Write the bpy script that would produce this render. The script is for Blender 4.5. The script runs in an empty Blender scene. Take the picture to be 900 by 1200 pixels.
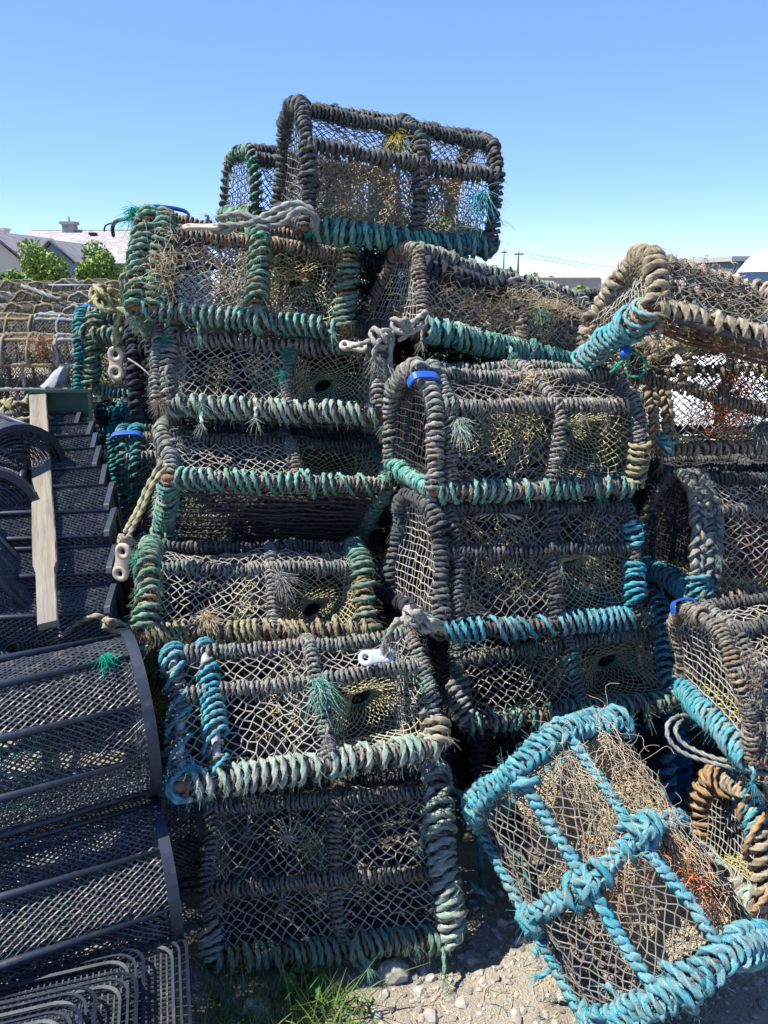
import bpy, math, random
import numpy as np
from math import radians as rad
from mathutils import Matrix, Euler, Vector

SC = bpy.context.scene
COL = SC.collection
PI = math.pi

# ------------------------------------------------------------------ materials
def new_mat(name):
    m = bpy.data.materials.new(name); m.use_nodes = True
    nt = m.node_tree; nt.nodes.clear()
    out = nt.nodes.new('ShaderNodeOutputMaterial'); b = nt.nodes.new('ShaderNodeBsdfPrincipled')
    nt.links.new(b.outputs[0], out.inputs[0])
    return m, nt, b, out
def node(nt, typ, **kw):
    n = nt.nodes.new(typ)
    for k, v in kw.items():
        if k.startswith('i_'): n.inputs[k[2:].replace('_', ' ')].default_value = v
        else: setattr(n, k, v)
    return n
def math_node(nt, op, a, b=None, clamp=False):
    n = nt.nodes.new('ShaderNodeMath'); n.operation = op; n.use_clamp = clamp
    for i, v in enumerate((a, b)):
        if v is None: continue
        if isinstance(v, (int, float)): n.inputs[i].default_value = v
        else: nt.links.new(v, n.inputs[i])
    return n.outputs[0]
def noise(nt, co, scale, detail=4, rough=.6):
    n = nt.nodes.new('ShaderNodeTexNoise'); n.inputs['Scale'].default_value = scale
    n.inputs['Detail'].default_value = detail; n.inputs['Roughness'].default_value = rough
    nt.links.new(co, n.inputs['Vector']); return n.outputs['Fac']
def mixcol(nt, f, a, b):
    n = nt.nodes.new('ShaderNodeMix'); n.data_type = 'RGBA'
    if isinstance(f, (int, float)): n.inputs[0].default_value = f
    else: nt.links.new(f, n.inputs[0])
    for i, v in ((6, a), (7, b)):
        if isinstance(v, tuple): n.inputs[i].default_value = (*v, 1)
        else: nt.links.new(v, n.inputs[i])
    return n.outputs[2]
def ramp(nt, f, lo, hi):
    n = nt.nodes.new('ShaderNodeMapRange'); n.inputs[1].default_value = lo; n.inputs[2].default_value = hi
    n.clamp = True; nt.links.new(f, n.inputs[0]); return n.outputs[0]

def worn_mat(name, a, b, dirt=(.10, .085, .065), dirt_amt=.5, rough=.9, scale=14, dscale=30, bump=.0, spec=.15, bscale=220, grain=None, tint=None, tint2=None, aniso=None):
    if grain is None: grain = .75 if name.endswith('rope') else (.4 if name.startswith('net_') else 0)
    if name.endswith('rope') and not bump: bump, bscale = .55, 420
    """two tones of one fibre or plastic, picked by a per-turn attribute and by noise, with patches of dirt"""
    m, nt, bs, out = new_mat(name)
    tc = node(nt, 'ShaderNodeTexCoord').outputs['Object']
    if aniso:
        mv = node(nt, 'ShaderNodeVectorMath', operation='MULTIPLY'); nt.links.new(tc, mv.inputs[0]); mv.inputs[1].default_value = aniso; tc = mv.outputs[0]
    at = node(nt, 'ShaderNodeAttribute', attribute_name='tone').outputs['Fac']
    oi = node(nt, 'ShaderNodeObjectInfo').outputs['Random']
    add = node(nt, 'ShaderNodeVectorMath', operation='ADD'); nt.links.new(tc, add.inputs[0])
    comb = node(nt, 'ShaderNodeCombineXYZ'); nt.links.new(math_node(nt, 'MULTIPLY', oi, 17.0), comb.inputs[0]); nt.links.new(comb.outputs[0], add.inputs[1])
    co = add.outputs[0]
    n1 = noise(nt, co, scale)
    f = math_node(nt, 'ADD', math_node(nt, 'MULTIPLY', n1, 1.1), math_node(nt, 'MULTIPLY', at, .75))
    f = math_node(nt, 'SUBTRACT', f, .42, True)
    c = mixcol(nt, f, a, b)
    n2 = noise(nt, co, dscale, 5, .7)
    d = math_node(nt, 'MULTIPLY', ramp(nt, n2, .62 - .3 * dirt_amt, .78 - .25 * dirt_amt), min(1, .35 + dirt_amt * .6))
    c = mixcol(nt, d, c, dirt)
    for k_, tc_ in enumerate((tint, tint2)):
        if tc_:     # faded patches of another shade along the member
            n7 = noise(nt, co, 9 + 5 * k_, 4, .65); c = mixcol(nt, math_node(nt, 'MULTIPLY', ramp(nt, n7, .50 + .04 * k_, .62 + .04 * k_), .75), c, tc_)
    if grain:
        sa = node(nt, 'ShaderNodeAttribute', attribute_name='soil').outputs['Fac']  # soil: weight of the painted groove shade
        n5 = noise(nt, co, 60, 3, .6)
        c = mixcol(nt, math_node(nt, 'MULTIPLY', math_node(nt, 'MULTIPLY', sa, ramp(nt, n5, .25, .6)), .85), c, tuple(x * .45 for x in dirt))  # painted crevice shade: rope grooves darkened in the colour
        n4 = noise(nt, tc, 330, 3, .75)
        hs = node(nt, 'ShaderNodeHueSaturation'); nt.links.new(c, hs.inputs['Color'])
        nt.links.new(math_node(nt, 'ADD', math_node(nt, 'MULTIPLY', ramp(nt, n4, .3, .7), grain), 1 - grain * .5), hs.inputs['Value'])
        n6 = noise(nt, co, 5, 2); nt.links.new(math_node(nt, 'ADD', math_node(nt, 'MULTIPLY', ramp(nt, n6, .3, .7), .45), .75), hs.inputs['Saturation'])
        c = hs.outputs['Color']
    nt.links.new(c, bs.inputs['Base Color'])
    bs.inputs['Roughness'].default_value = rough
    bs.inputs['Specular IOR Level'].default_value = spec
    if bump:
        n3 = noise(nt, tc, bscale, 3, .7); bp = node(nt, 'ShaderNodeBump'); bp.inputs['Strength'].default_value = bump
        bp.inputs['Distance'].default_value = .004
        nt.links.new(n3, bp.inputs['Height']); nt.links.new(bp.outputs[0], bs.inputs['Normal'])
    return m

M = {}
def R_(k, *a, **kw): M[k] = worn_mat(k, *a, **kw)
R_('cyan_rope', (.014, .175, .24), (.085, .40, .47), (.24, .25, .22), .55, tint=(.16, .36, .38), tint2=(.03, .22, .30))
R_('sky_rope', (.025, .18, .25), (.12, .43, .50), (.13, .14, .13), .45)
R_('teal_rope', (.01, .13, .15), (.05, .31, .33), (.06, .075, .07), .45)
R_('mint_rope', (.05, .24, .19), (.20, .50, .41), (.17, .16, .12), .48, tint=(.27, .36, .29), tint2=(.06, .22, .20))
R_('pale_rope', (.15, .27, .225), (.40, .48, .40), (.24, .21, .16), .5, tint=(.30, .29, .24), tint2=(.14, .30, .26))
R_('green_rope', (.05, .17, .125), (.18, .39, .30), (.15, .14, .10), .6, tint=(.22, .21, .15))
R_('emerald_rope', (.0, .22, .13), (.01, .40, .26), (.05, .1, .07), .2)
R_('tan_rope', (.20, .165, .11), (.46, .40, .28), (.13, .11, .085), .40)
R_('straw_rope', (.20, .19, .11), (.42, .40, .25), (.15, .13, .09), .45)
R_('orange_rope', (.24, .12, .05), (.42, .26, .13), (.30, .26, .18), .45)
R_('grey_rope', (.075, .078, .076), (.40, .395, .36), (.14, .125, .105), .5, tint=(.16, .23, .20), tint2=(.27, .225, .17))
R_('brown_rope', (.11, .088, .07), (.38, .315, .25), (.12, .105, .09), .5, tint=(.20, .235, .20), tint2=(.30, .19, .11))
R_('pewter_rope', (.13, .15, .15), (.34, .35, .32), (.16, .15, .12), .35)
R_('white_rope', (.18, .19, .165), (.38, .38, .335), (.30, .28, .22), .40)
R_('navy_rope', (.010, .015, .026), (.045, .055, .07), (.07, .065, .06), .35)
R_('black_rope', (.018, .021, .026), (.14, .145, .15), (.11, .105, .095), .42, tint=(.17, .165, .15), tint2=(.05, .085, .085))
R_('blue_rope', (.0, .07, .22), (.02, .20, .42), (.05, .08, .1), .3)
R_('net_black', (.045, .045, .045), (.22, .21, .19), (.22, .19, .15), .35)
R_('net_grey', (.14, .135, .12), (.42, .395, .34), (.16, .13, .10), .35)
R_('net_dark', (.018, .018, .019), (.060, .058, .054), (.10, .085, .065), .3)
R_('net_olive', (.22, .21, .11), (.47, .43, .26), (.12, .10, .06), .35)
R_('net_tan', (.28, .22, .13), (.50, .41, .27), (.18, .14, .09), .35)
R_('net_green', (.01, .12, .08), (.03, .25, .17), (.06, .07, .05), .35)
R_('net_yellow', (.40, .33, .03), (.60, .52, .10), (.16, .13, .06), .3)
R_('net_orange', (.36, .08, .02), (.60, .20, .07), (.25, .15, .09), .35)
R_('net_red', (.30, .03, .012), (.50, .09, .04), (.2, .1, .07), .3)
R_('straw', (.36, .28, .17), (.64, .54, .38), (.26, .19, .12), .3)
R_('weed', (.10, .085, .045), (.28, .22, .12), (.07, .055, .035), .35)
R_('rod_black', (.016, .016, .017), (.05, .048, .045), (.13, .08, .05), .4, rough=.6, spec=.4)
R_('rod_brown', (.06, .03, .018), (.14, .075, .045), (.09, .06, .045), .4, rough=.7)
R_('bare_wood', (.13, .055, .032), (.27, .15, .09), (.16, .14, .12), .5, bump=.5, bscale=90)
R_('grey_wood', (.12, .105, .082), (.30, .265, .21), (.10, .088, .07), .5, bump=.7, bscale=120, scale=40, dscale=55, aniso=(.07, 1, 1), tint=(.16, .15, .13))
R_('pipe_grey', (.20, .23, .25), (.33, .36, .37), (.14, .14, .13), .4, rough=.55)
R_('plastic_black', (.007, .011, .021), (.020, .028, .045), (.10, .095, .085), .2, rough=.50, spec=.5)
R_('plastic_mesh', (.014, .018, .025), (.050, .057, .068), (.20, .19, .165), .34, rough=.45, spec=.5)
R_('plastic_white', (.32, .26, .18), (.46, .40, .31), (.22, .17, .11), .42, rough=.5, spec=.4)
R_('plastic_clean', (.30, .34, .42), (.40, .44, .52), (.5, .5, .48), .2, rough=.45, spec=.4)
R_('plastic_blue', (.006, .045, .27), (.02, .10, .42), (.09, .10, .13), .38, rough=.4, spec=.5)
R_('plastic_green', (.028, .075, .042), (.065, .125, .075), (.11, .11, .08), .5, rough=.5, spec=.4)
R_('plastic_bag', (.22, .23, .23), (.36, .37, .37), (.4, .4, .38), .2, rough=.35, spec=.5)
R_('stone', (.20, .19, .17), (.38, .36, .32), (.12, .10, .08), .4, bump=.4, bscale=60, scale=8)
R_('pebble', (.13, .12, .105), (.42, .39, .34), (.15, .125, .095), .4, scale=20)
R_('blade', (.04, .085, .016), (.12, .18, .035), (.26, .22, .10), .22, rough=.6, scale=8, dscale=12)
R_('leaf', (.03, .085, .018), (.075, .15, .03), (.07, .06, .02), .2, rough=.55)
R_('bush_leaf', (.11, .19, .035), (.27, .36, .09), (.04, .08, .02), .3, rough=.6, scale=1.2, dscale=2)
R_('bark', (.09, .07, .05), (.16, .13, .10), (.05, .05, .04), .4)
R_('slate', (.27, .25, .255), (.37, .35, .35), (.15, .13, .13), .35, scale=1.3, dscale=3, rough=.7)
R_('wall_blue', (.20, .26, .30), (.26, .31, .34), (.15, .18, .19), .2, scale=.8, dscale=2)
R_('wall_cream', (.50, .46, .37), (.58, .53, .43), (.32, .29, .24), .2, scale=.8, dscale=2)
R_('wall_grey', (.26, .26, .25), (.36, .35, .33), (.17, .16, .14), .3, scale=.8, dscale=2)
R_('dark_trim', (.03, .03, .035), (.05, .05, .055), (.06, .06, .06), .2)
R_('fence_wood', (.10, .09, .085), (.18, .165, .15), (.07, .065, .06), .3, scale=3)
R_('steel_blue', (.07, .12, .17), (.11, .17, .22), (.12, .11, .10), .3, scale=.8, dscale=3, rough=.6)
R_('van_white', (.72, .73, .74), (.80, .81, .82), (.5, .48, .44), .12, scale=1, dscale=3, rough=.3, spec=.5)
R_('rubber', (.018, .018, .018), (.04, .04, .04), (.1, .09, .08), .3)
R_('lamp_clear', (.5, .52, .55), (.6, .62, .65), (.4, .4, .4), .1, rough=.12, spec=.7)
R_('pane', (.012, .016, .020), (.02, .026, .03), (.03, .03, .03), .1, rough=.06, spec=.8)

def slate_courses():
    nt = M['slate'].node_tree; bs = nt.nodes['Principled BSDF']; src = bs.inputs['Base Color'].links[0].from_socket
    tc = node(nt, 'ShaderNodeTexCoord').outputs['Object']; br = node(nt, 'ShaderNodeTexBrick'); nt.links.new(tc, br.inputs['Vector'])
    br.inputs['Scale'].default_value = 2.2; br.inputs['Color1'].default_value = (.75, .75, .75, 1); br.inputs['Color2'].default_value = (1.2, 1.18, 1.15, 1); br.inputs['Mortar'].default_value = (.45, .45, .45, 1); br.inputs['Mortar Size'].default_value = .012
    mx = nt.nodes.new('ShaderNodeMix'); mx.data_type = 'RGBA'; mx.blend_type = 'MULTIPLY'; mx.inputs[0].default_value = 1; nt.links.new(src, mx.inputs[6]); nt.links.new(br.outputs['Color'], mx.inputs[7]); nt.links.new(mx.outputs[2], bs.inputs['Base Color'])
slate_courses()
def ground_mat():
    m, nt, bs, out = new_mat('trodden_earth')
    tc = node(nt, 'ShaderNodeTexCoord').outputs['Object']
    n1 = noise(nt, tc, 2.2, 6, .6); n2 = noise(nt, tc, 38, 6, .75); n3 = noise(nt, tc, 160, 3, .6); n4 = noise(nt, tc, .35, 3)
    c = mixcol(nt, n2, (.22, .185, .14), (.46, .41, .33))
    c = mixcol(nt, ramp(nt, n1, .45, .68), c, (.17, .14, .095))
    c = mixcol(nt, math_node(nt, 'MULTIPLY', ramp(nt, n3, .58, .7), .5), c, (.52, .48, .42))
    c = mixcol(nt, math_node(nt, 'MULTIPLY', ramp(nt, n4, .5, .62), .5), c, (.10, .12, .04))
    nt.links.new(c, bs.inputs['Base Color']); bs.inputs['Roughness'].default_value = .95
    bs.inputs['Specular IOR Level'].default_value = .1
    h = math_node(nt, 'ADD', math_node(nt, 'MULTIPLY', n2, 1.0), math_node(nt, 'MULTIPLY', n3, .4))
    bp = node(nt, 'ShaderNodeBump'); bp.inputs['Strength'].default_value = .9; bp.inputs['Distance'].default_value = .02
    nt.links.new(h, bp.inputs['Height']); nt.links.new(bp.outputs[0], bs.inputs['Normal'])
    return m
M['ground'] = ground_mat()

# ------------------------------------------------------------------ mesh building
class MB:
    def __init__(s): s.v = []; s.q = []; s.t = []; s.tone = []; s.soil = []; s.n = 0; s.flat = False
    def add(s, v, q=None, t=None, tone=.5, soil=0.):  # soil: painted shade weight for rope grooves
        v = np.asarray(v, float).reshape(-1, 3)
        s.v.append(v)
        if q is not None and len(q): s.q.append(np.asarray(q, np.int64).reshape(-1, 4) + s.n)
        if t is not None and len(t): s.t.append(np.asarray(t, np.int64).reshape(-1, 3) + s.n)
        s.soil.append(np.broadcast_to(np.asarray(soil, float), (len(v),)))
        s.tone.append(np.broadcast_to(np.asarray(tone, float), (len(v),)))
        s.n += len(v)
    def build(s, name, mat, parent=None, smooth=True, mats=None):
        me = bpy.data.meshes.new(name)
        v = np.concatenate(s.v) if s.v else np.zeros((0, 3))
        q = np.concatenate(s.q) if s.q else np.zeros((0, 4), np.int64)
        t = np.concatenate(s.t) if s.t else np.zeros((0, 3), np.int64)
        me.vertices.add(len(v)); me.vertices.foreach_set('co', v.astype(np.float32).ravel())
        nl = len(q) * 4 + len(t) * 3
        me.loops.add(nl); me.loops.foreach_set('vertex_index', np.concatenate([q.ravel(), t.ravel()]).astype(np.int32))
        me.polygons.add(len(q) + len(t))
        st = np.concatenate([np.arange(len(q)) * 4, len(q) * 4 + np.arange(len(t)) * 3]).astype(np.int32)
        me.polygons.foreach_set('loop_start', st)
        me.polygons.foreach_set('use_smooth', np.full(len(st), bool(smooth)))
        me.update(calc_edges=True)
        a = me.attributes.new('tone', 'FLOAT', 'POINT'); a.data.foreach_set('value', np.concatenate(s.tone).astype(np.float32) if s.tone else np.zeros(0, np.float32))
        if any(x.any() for x in s.soil): a = me.attributes.new('soil', 'FLOAT', 'POINT'); a.data.foreach_set('value', np.concatenate(s.soil).astype(np.float32))  # painted groove shade, per point
        me.materials.append(M[mat] if isinstance(mat, str) else mat)
        o = bpy.data.objects.new(name, me); COL.objects.link(o)
        if parent is not None: o.parent = parent
        return o

def nrm(a):
    return a / np.maximum(np.linalg.norm(a, axis=-1, keepdims=True), 1e-9)
def arclen(p):
    return np.r_[0, np.cumsum(np.linalg.norm(np.diff(p, axis=0), axis=1))]
def resample(p, step=None, n=None):
    p = np.asarray(p, float); s = arclen(p)
    if n is None: n = max(2, int(math.ceil(s[-1] / step)) + 1)
    t = np.linspace(0, s[-1], n)
    return np.stack([np.interp(t, s, p[:, i]) for i in range(3)], 1)
def catmull(p, k=8):
    p = np.asarray(p, float)
    if len(p) < 3: return resample(p, n=k + 1)
    e = np.vstack([2 * p[0] - p[1], p, 2 * p[-1] - p[-2]]); out = []
    for i in range(1, len(e) - 2):
        a, b, c, d = e[i - 1:i + 3]
        for t in np.linspace(0, 1, k, endpoint=False):
            out.append(.5 * (2 * b + (c - a) * t + (2 * a - 5 * b + 4 * c - d) * t * t + (3 * b - a - 3 * c + d) * t ** 3))
    out.append(p[-1]); return np.array(out)
def chaikin(p, it=2):
    p = np.asarray(p, float)
    for _ in range(it):
        a = p[:-1] * .75 + p[1:] * .25; b = p[:-1] * .25 + p[1:] * .75
        m = np.empty((2 * len(a), 3)); m[0::2] = a; m[1::2] = b
        p = np.vstack([p[0], m, p[-1]])
    return p
def transport(p):
    T = nrm(np.gradient(p, axis=0)); n = len(p); N = np.zeros_like(p)
    r = np.array([0, 0, 1.]) if abs(T[0, 2]) < .9 else np.array([1., 0, 0])
    v = r - T[0] * (r @ T[0]); N[0] = v / np.linalg.norm(v)
    for i in range(1, n):
        v = N[i - 1] - T[i] * (N[i - 1] @ T[i]); N[i] = v / max(np.linalg.norm(v), 1e-9)
    return T, N, np.cross(T, N)
def grid_quads(nr, ns, close=True):
    i = np.arange(nr - 1)[:, None]; j = np.arange(ns if close else ns - 1)[None]
    a = i * ns + j; b = i * ns + (j + 1) % ns
    return np.stack([a, b, b + ns, a + ns], -1).reshape(-1, 4)
def sweep(mb, p, N, B, r, sides=6, lobe=0., twist=0., tone=.5, cap=True):
    n = len(p); s = arclen(p); th = np.linspace(0, 2 * PI, sides, endpoint=False)
    r = np.broadcast_to(np.asarray(r, float), (n,)).copy()
    if cap: r[0] *= .35; r[-1] *= .35
    sh = 1 - lobe * (.5 - .5 * np.cos(3 * th))
    ang = th[None] + (twist * s)[:, None]
    v = p[:, None] + (r[:, None] * sh[None])[..., None] * (np.cos(ang)[..., None] * N[:, None] + np.sin(ang)[..., None] * B[:, None])
    tn = np.repeat(np.broadcast_to(np.asarray(tone, float), (n,)), sides)
    q = grid_quads(n, sides)
    vv = v.reshape(-1, 3)
    so = np.tile((1 - sh) / max(lobe, 1e-6) if lobe else sh * 0, n)  # painted shade weight: full in the grooves, none on the crests
    if cap:
        c0, c1 = len(vv), len(vv) + 1
        vv = np.vstack([vv, p[0], p[-1]]); tn = np.r_[tn, tn[0], tn[-1]]; so = np.r_[so, 0, 0]
        j = np.arange(sides); k = (j + 1) % sides
        t = np.vstack([np.stack([k, j, np.full(sides, c0)], 1), np.stack([(n - 1) * sides + j, (n - 1) * sides + k, np.full(sides, c1)], 1)])
    else: t = None
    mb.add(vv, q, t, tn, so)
def tube(mb, pts, r, sides=6, step=None, tone=.5, smooth=0, wob=0., rng=None, cap=True):
    p = np.asarray(pts, float)
    if smooth: p = catmull(p, smooth)
    if step: p = resample(p, step)
    T, N, B = transport(p)
    rr = np.broadcast_to(np.asarray(r, float), (len(p),)).copy()
    if wob: rr = rr * (1 + wob * rng.normal(0, 1, len(p)))
    sweep(mb, p, N, B, rr, sides, tone=tone, cap=cap)
def smooth_noise(rng, n, k):
    m = max(2, int(n / k) + 3); return np.interp(np.linspace(0, m - 1, n), np.arange(m), rng.random(m))
def rope(mb, pts, r, rng, smooth=8, tone=None, q=1.0):
    """a three-strand laid rope along a curve"""
    p = catmull(pts, smooth) if smooth else np.asarray(pts, float)
    p = resample(p, r * .62 * q); T, N, B = transport(p)
    t = smooth_noise(rng, len(p), 12) if tone is None else tone
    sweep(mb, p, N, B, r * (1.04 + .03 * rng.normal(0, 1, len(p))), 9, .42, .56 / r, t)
def batch_tubes(mb, P, r, sides=3, tone=None):
    n, k, _ = P.shape
    T = nrm(np.gradient(P, axis=1)); ref = np.where(np.abs(T[..., 2:3]) > .8, np.array([1., 0, 0]), np.array([0, 0, 1.]))
    N = nrm(np.cross(T, ref)); B = np.cross(T, N)
    r = np.broadcast_to(r, (n, k)); th = np.arange(sides) * 2 * PI / sides
    v = P[:, :, None] + r[:, :, None, None] * (np.cos(th)[:, None] * N[:, :, None] + np.sin(th)[:, None] * B[:, :, None])
    q = grid_quads(k, sides)
    Q = (np.arange(n)[:, None, None] * k * sides + q[None]).reshape(-1, 4)
    if tone is None: tn = .5
    else: tn = np.repeat(tone, k * sides)
    mb.add(v.reshape(-1, 3), Q, None, tn)
def hairs(mb, base, d, ln, rng, r=.0005, k=4, curl=.5, droop=.5):
    """stray fibres standing off a rope"""
    n = len(base)
    if n == 0: return
    t = np.linspace(0, 1, k); c = nrm(rng.normal(0, 1, (n, 3)))
    L = (ln * rng.uniform(.4, 1.2, n))[:, None, None]
    P = base[:, None] + L * (t[None, :, None] * d[:, None] + curl * (t ** 2)[None, :, None] * c[:, None])
    P[:, :, 2] -= (L[:, :, 0] * droop) * (t ** 2)[None]
    batch_tubes(mb, P, r * np.linspace(1, .5, k)[None], 3, rng.random(n))

def wrap(mb, path, R, r, pitch, rng, s0=0., s1=1., cluster=0., slop=.12, fuzz=0, q=1.0, fl=.03, ph0=None, slant=.5, sph=None, rugged=.7):
    sph = rng.choice([.6, 2.6, 3.7]) if sph is None else sph
    """rope r wound round a member of radius R along path; returns nothing, adds to mb"""
    c = resample(path, .004); S = arclen(c); a, b = S[-1] * s0, S[-1] * s1
    n = max(40, int((b - a) / .001)); s = np.linspace(a, b, n)
    C = np.stack([np.interp(s, S, c[:, i]) for i in range(3)], 1)
    T, N, B = transport(c)
    Ni = nrm(np.stack([np.interp(s, S, N[:, i]) for i in range(3)], 1)); Bi = nrm(np.stack([np.interp(s, S, B[:, i]) for i in range(3)], 1))
    pit = pitch * (1 + slop * 2 * (smooth_noise(rng, n, pitch * 1000 * 1.7) - .5))
    if cluster:
        w = smooth_noise(rng, n, pitch * 1000 * 1.4); pit = np.where(w > .5, pitch * (1 + cluster * 1.3), np.maximum(pitch * (1 - cluster * .6), 2.1 * r))
    dph = 2 * PI / pit * ((b - a) / n); ph = np.cumsum(dph) + (rng.random() * 6 if ph0 is None else ph0)
    Rr = R + r * .75 + r * rugged * (smooth_noise(rng, n, pitch * 800) - .3)
    rad_ = np.cos(ph)[:, None] * Ni + np.sin(ph)[:, None] * Bi
    Ti = nrm(np.gradient(C, axis=0))
    sl = slant * R * (.6 + .8 * smooth_noise(rng, n, pitch * 3000)) * np.sin(ph + sph + 2.4 * (smooth_noise(rng, n, pitch * 3500) - .5)) + .5 * r * (smooth_noise(rng, n, pitch * 500) - .5)
    P = C + Rr[:, None] * rad_ + Ti * sl[:, None]
    L = arclen(P); fine = r > .0079 and q <= 1; m = max(8, int(L[-1] / (r * (.64 if fine else .85) * q))); t = np.linspace(0, L[-1], m)
    ip = lambda A: np.stack([np.interp(t, L, A[:, i]) for i in range(3)], 1)
    P2 = ip(P); n2 = nrm(ip(rad_)); T2 = nrm(np.gradient(P2, axis=0)); n2 = nrm(n2 - T2 * (n2 * T2).sum(1, keepdims=True)); b2 = np.cross(T2, n2)
    turn = np.interp(t, L, ph) / (2 * PI)
    tr = rng.random(int(turn.max() - turn.min()) + 3); tone = .6 * tr[(turn - turn.min()).astype(int)] + .4 * smooth_noise(rng, m, 9)
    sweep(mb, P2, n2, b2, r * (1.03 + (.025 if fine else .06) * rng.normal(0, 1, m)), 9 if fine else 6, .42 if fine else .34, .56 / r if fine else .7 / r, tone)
    if fuzz:
        k = int(L[-1] * fuzz); i = rng.integers(0, m, k)
        d = nrm(n2[i] + .9 * rng.normal(0, 1, (k, 3)) * .6 + T2[i] * rng.normal(0, .7, (k, 1)))
        hairs(mb, P2[i], d, fl, rng)

def plait(mb, path, a, b, r, lay, rng, fuzz=0, q=1.0, fl=.03):
    """three ropes plaited round one another along path"""
    c = resample(path, .004); T, N, B = transport(c); s = arclen(c); n = len(c)
    w = 2 * PI / lay * s + 2.5 * (smooth_noise(rng, n, 25) - .5); A = a * (.7 + .7 * smooth_noise(rng, n, 9))
    for k in range(3):
        f = w + k * 2 * PI / 3
        P = c + (A * np.sin(f))[:, None] * N + (b * np.sin(2 * f))[:, None] * B + rng.normal(0, .0006, (n, 3))
        P = resample(P, r * .66 * q); t, n2, b2 = transport(P); m = len(P)
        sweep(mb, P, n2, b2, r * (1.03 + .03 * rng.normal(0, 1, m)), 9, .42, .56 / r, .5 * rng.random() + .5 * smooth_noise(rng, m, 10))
        if fuzz:
            i = rng.integers(0, m, int(s[-1] * fuzz)); hairs(mb, P[i], nrm(rng.normal(0, 1, (len(i), 3))), fl, rng)

def edges_tubes(mb, A, Bp, r, sides=4, tone=.5, knots=None, kr=1.9):
    d = nrm(Bp - A); ref = np.where(np.abs(d[:, 2:3]) > .8, np.array([1., 0, 0]), np.array([0, 0, 1.]))
    N = nrm(np.cross(d, ref)); B = np.cross(d, N); th = np.arange(sides) * 2 * PI / sides + .4
    off = r * (np.cos(th)[None, :, None] * N[:, None] + np.sin(th)[None, :, None] * B[:, None])
    v = np.stack([A[:, None] + off, Bp[:, None] + off], 1)
    q = grid_quads(2, sides); n = len(A)
    Q = (np.arange(n)[:, None, None] * 2 * sides + q[None]).reshape(-1, 4)
    tn = np.repeat(np.broadcast_to(tone, (n,)), 2 * sides)
    mb.add(v.reshape(-1, 3), Q, None, tn)
    if knots is not None and len(knots):
        o = np.array([[1, 0, 0], [-1, 0, 0], [0, 1, 0], [0, -1, 0], [0, 0, 1], [0, 0, -1.]]) * r * kr
        t = np.array([[0, 2, 4], [2, 1, 4], [1, 3, 4], [3, 0, 4], [2, 0, 5], [1, 2, 5], [3, 1, 5], [0, 3, 5]])
        kv = knots[:, None] + o[None]; m = len(knots)
        mb.add(kv.reshape(-1, 3), None, (np.arange(m)[:, None, None] * 6 + t[None]).reshape(-1, 3), .6)
def net(mb, S, nu, nv, r, rng, jit=.003, square=False, keep=None, sides=4, knots=True, holes=0.):
    """knotted netting stretched over the surface S(u, v)"""
    uv = []; idx = {}; E = []
    if square:
        for j in range(nv + 1):
            for i in range(nu + 1): idx[i, j] = len(uv); uv.append((i / nu, j / nv))
        for j in range(nv + 1):
            for i in range(nu + 1):
                if i < nu: E.append((idx[i, j], idx[i + 1, j]))
                if j < nv: E.append((idx[i, j], idx[i, j + 1]))
    else:
        for j in range(2 * nv + 1):
            odd = j % 2
            for i in range(nu + 1 - odd): idx[i, j] = len(uv); uv.append(((i + .5 * odd) / nu, j / (2 * nv)))
        for j in range(2 * nv):
            odd = j % 2
            for i in range(nu + 1 - odd):
                for k in ((i, i + 1) if odd else (i - 1, i)):
                    if (k, j + 1) in idx: E.append((idx[i, j], idx[k, j + 1]))
    uv = np.array(uv); E = np.array(E)
    if keep is not None:
        mid = (uv[E[:, 0]] + uv[E[:, 1]]) / 2; E = E[keep(mid[:, 0], mid[:, 1])]
    if holes: E = E[rng.random(len(E)) > holes]
    if not len(E): return
    P = S(uv[:, 0], uv[:, 1]) + rng.normal(0, jit, (len(uv), 3))
    used = np.unique(E)
    tn = smooth_noise(rng, len(uv), 25) * .6 + .4 * rng.random(len(uv))
    edges_tubes(mb, P[E[:, 0]], P[E[:, 1]], r, sides, tn[E[:, 0]], P[used] if knots else None)

def box(mb, c, s, rz=0., tone=.5, taper=None):
    x, y, z = np.array(s) / 2
    v = np.array([[-x, -y, -z], [x, -y, -z], [x, y, -z], [-x, y, -z], [-x, -y, z], [x, -y, z], [x, y, z], [-x, y, z]])
    if taper: v[4:, :2] *= taper
    ca, sa = math.cos(rz), math.sin(rz); v = v @ np.array([[ca, sa, 0], [-sa, ca, 0], [0, 0, 1]]) + np.array(c)
    mb.add(v, [[0, 3, 2, 1], [4, 5, 6, 7], [0, 1, 5, 4], [1, 2, 6, 5], [2, 3, 7, 6], [3, 0, 4, 7]], None, tone)
def prism(mb, poly, d0, d1, axis='y', tone=.5):
    """polygon (x, z) extruded along y from d0 to d1, with triangle-fan ends (convex outlines)"""
    n = len(poly); P = np.array(poly, float)
    f = lambda d: np.stack([P[:, 0], np.full(n, d), P[:, 1]], 1) if axis == 'y' else np.stack([np.full(n, d), P[:, 0], P[:, 1]], 1)
    v = np.vstack([f(d0), f(d1), f(d0).mean(0), f(d1).mean(0)]); i = np.arange(n); k = (i + 1) % n
    mb.add(v, np.stack([i, k, k + n, i + n], 1), np.vstack([np.stack([k, i, np.full(n, 2 * n)], 1), np.stack([i + n, k + n, np.full(n, 2 * n + 1)], 1)]), tone)

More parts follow.
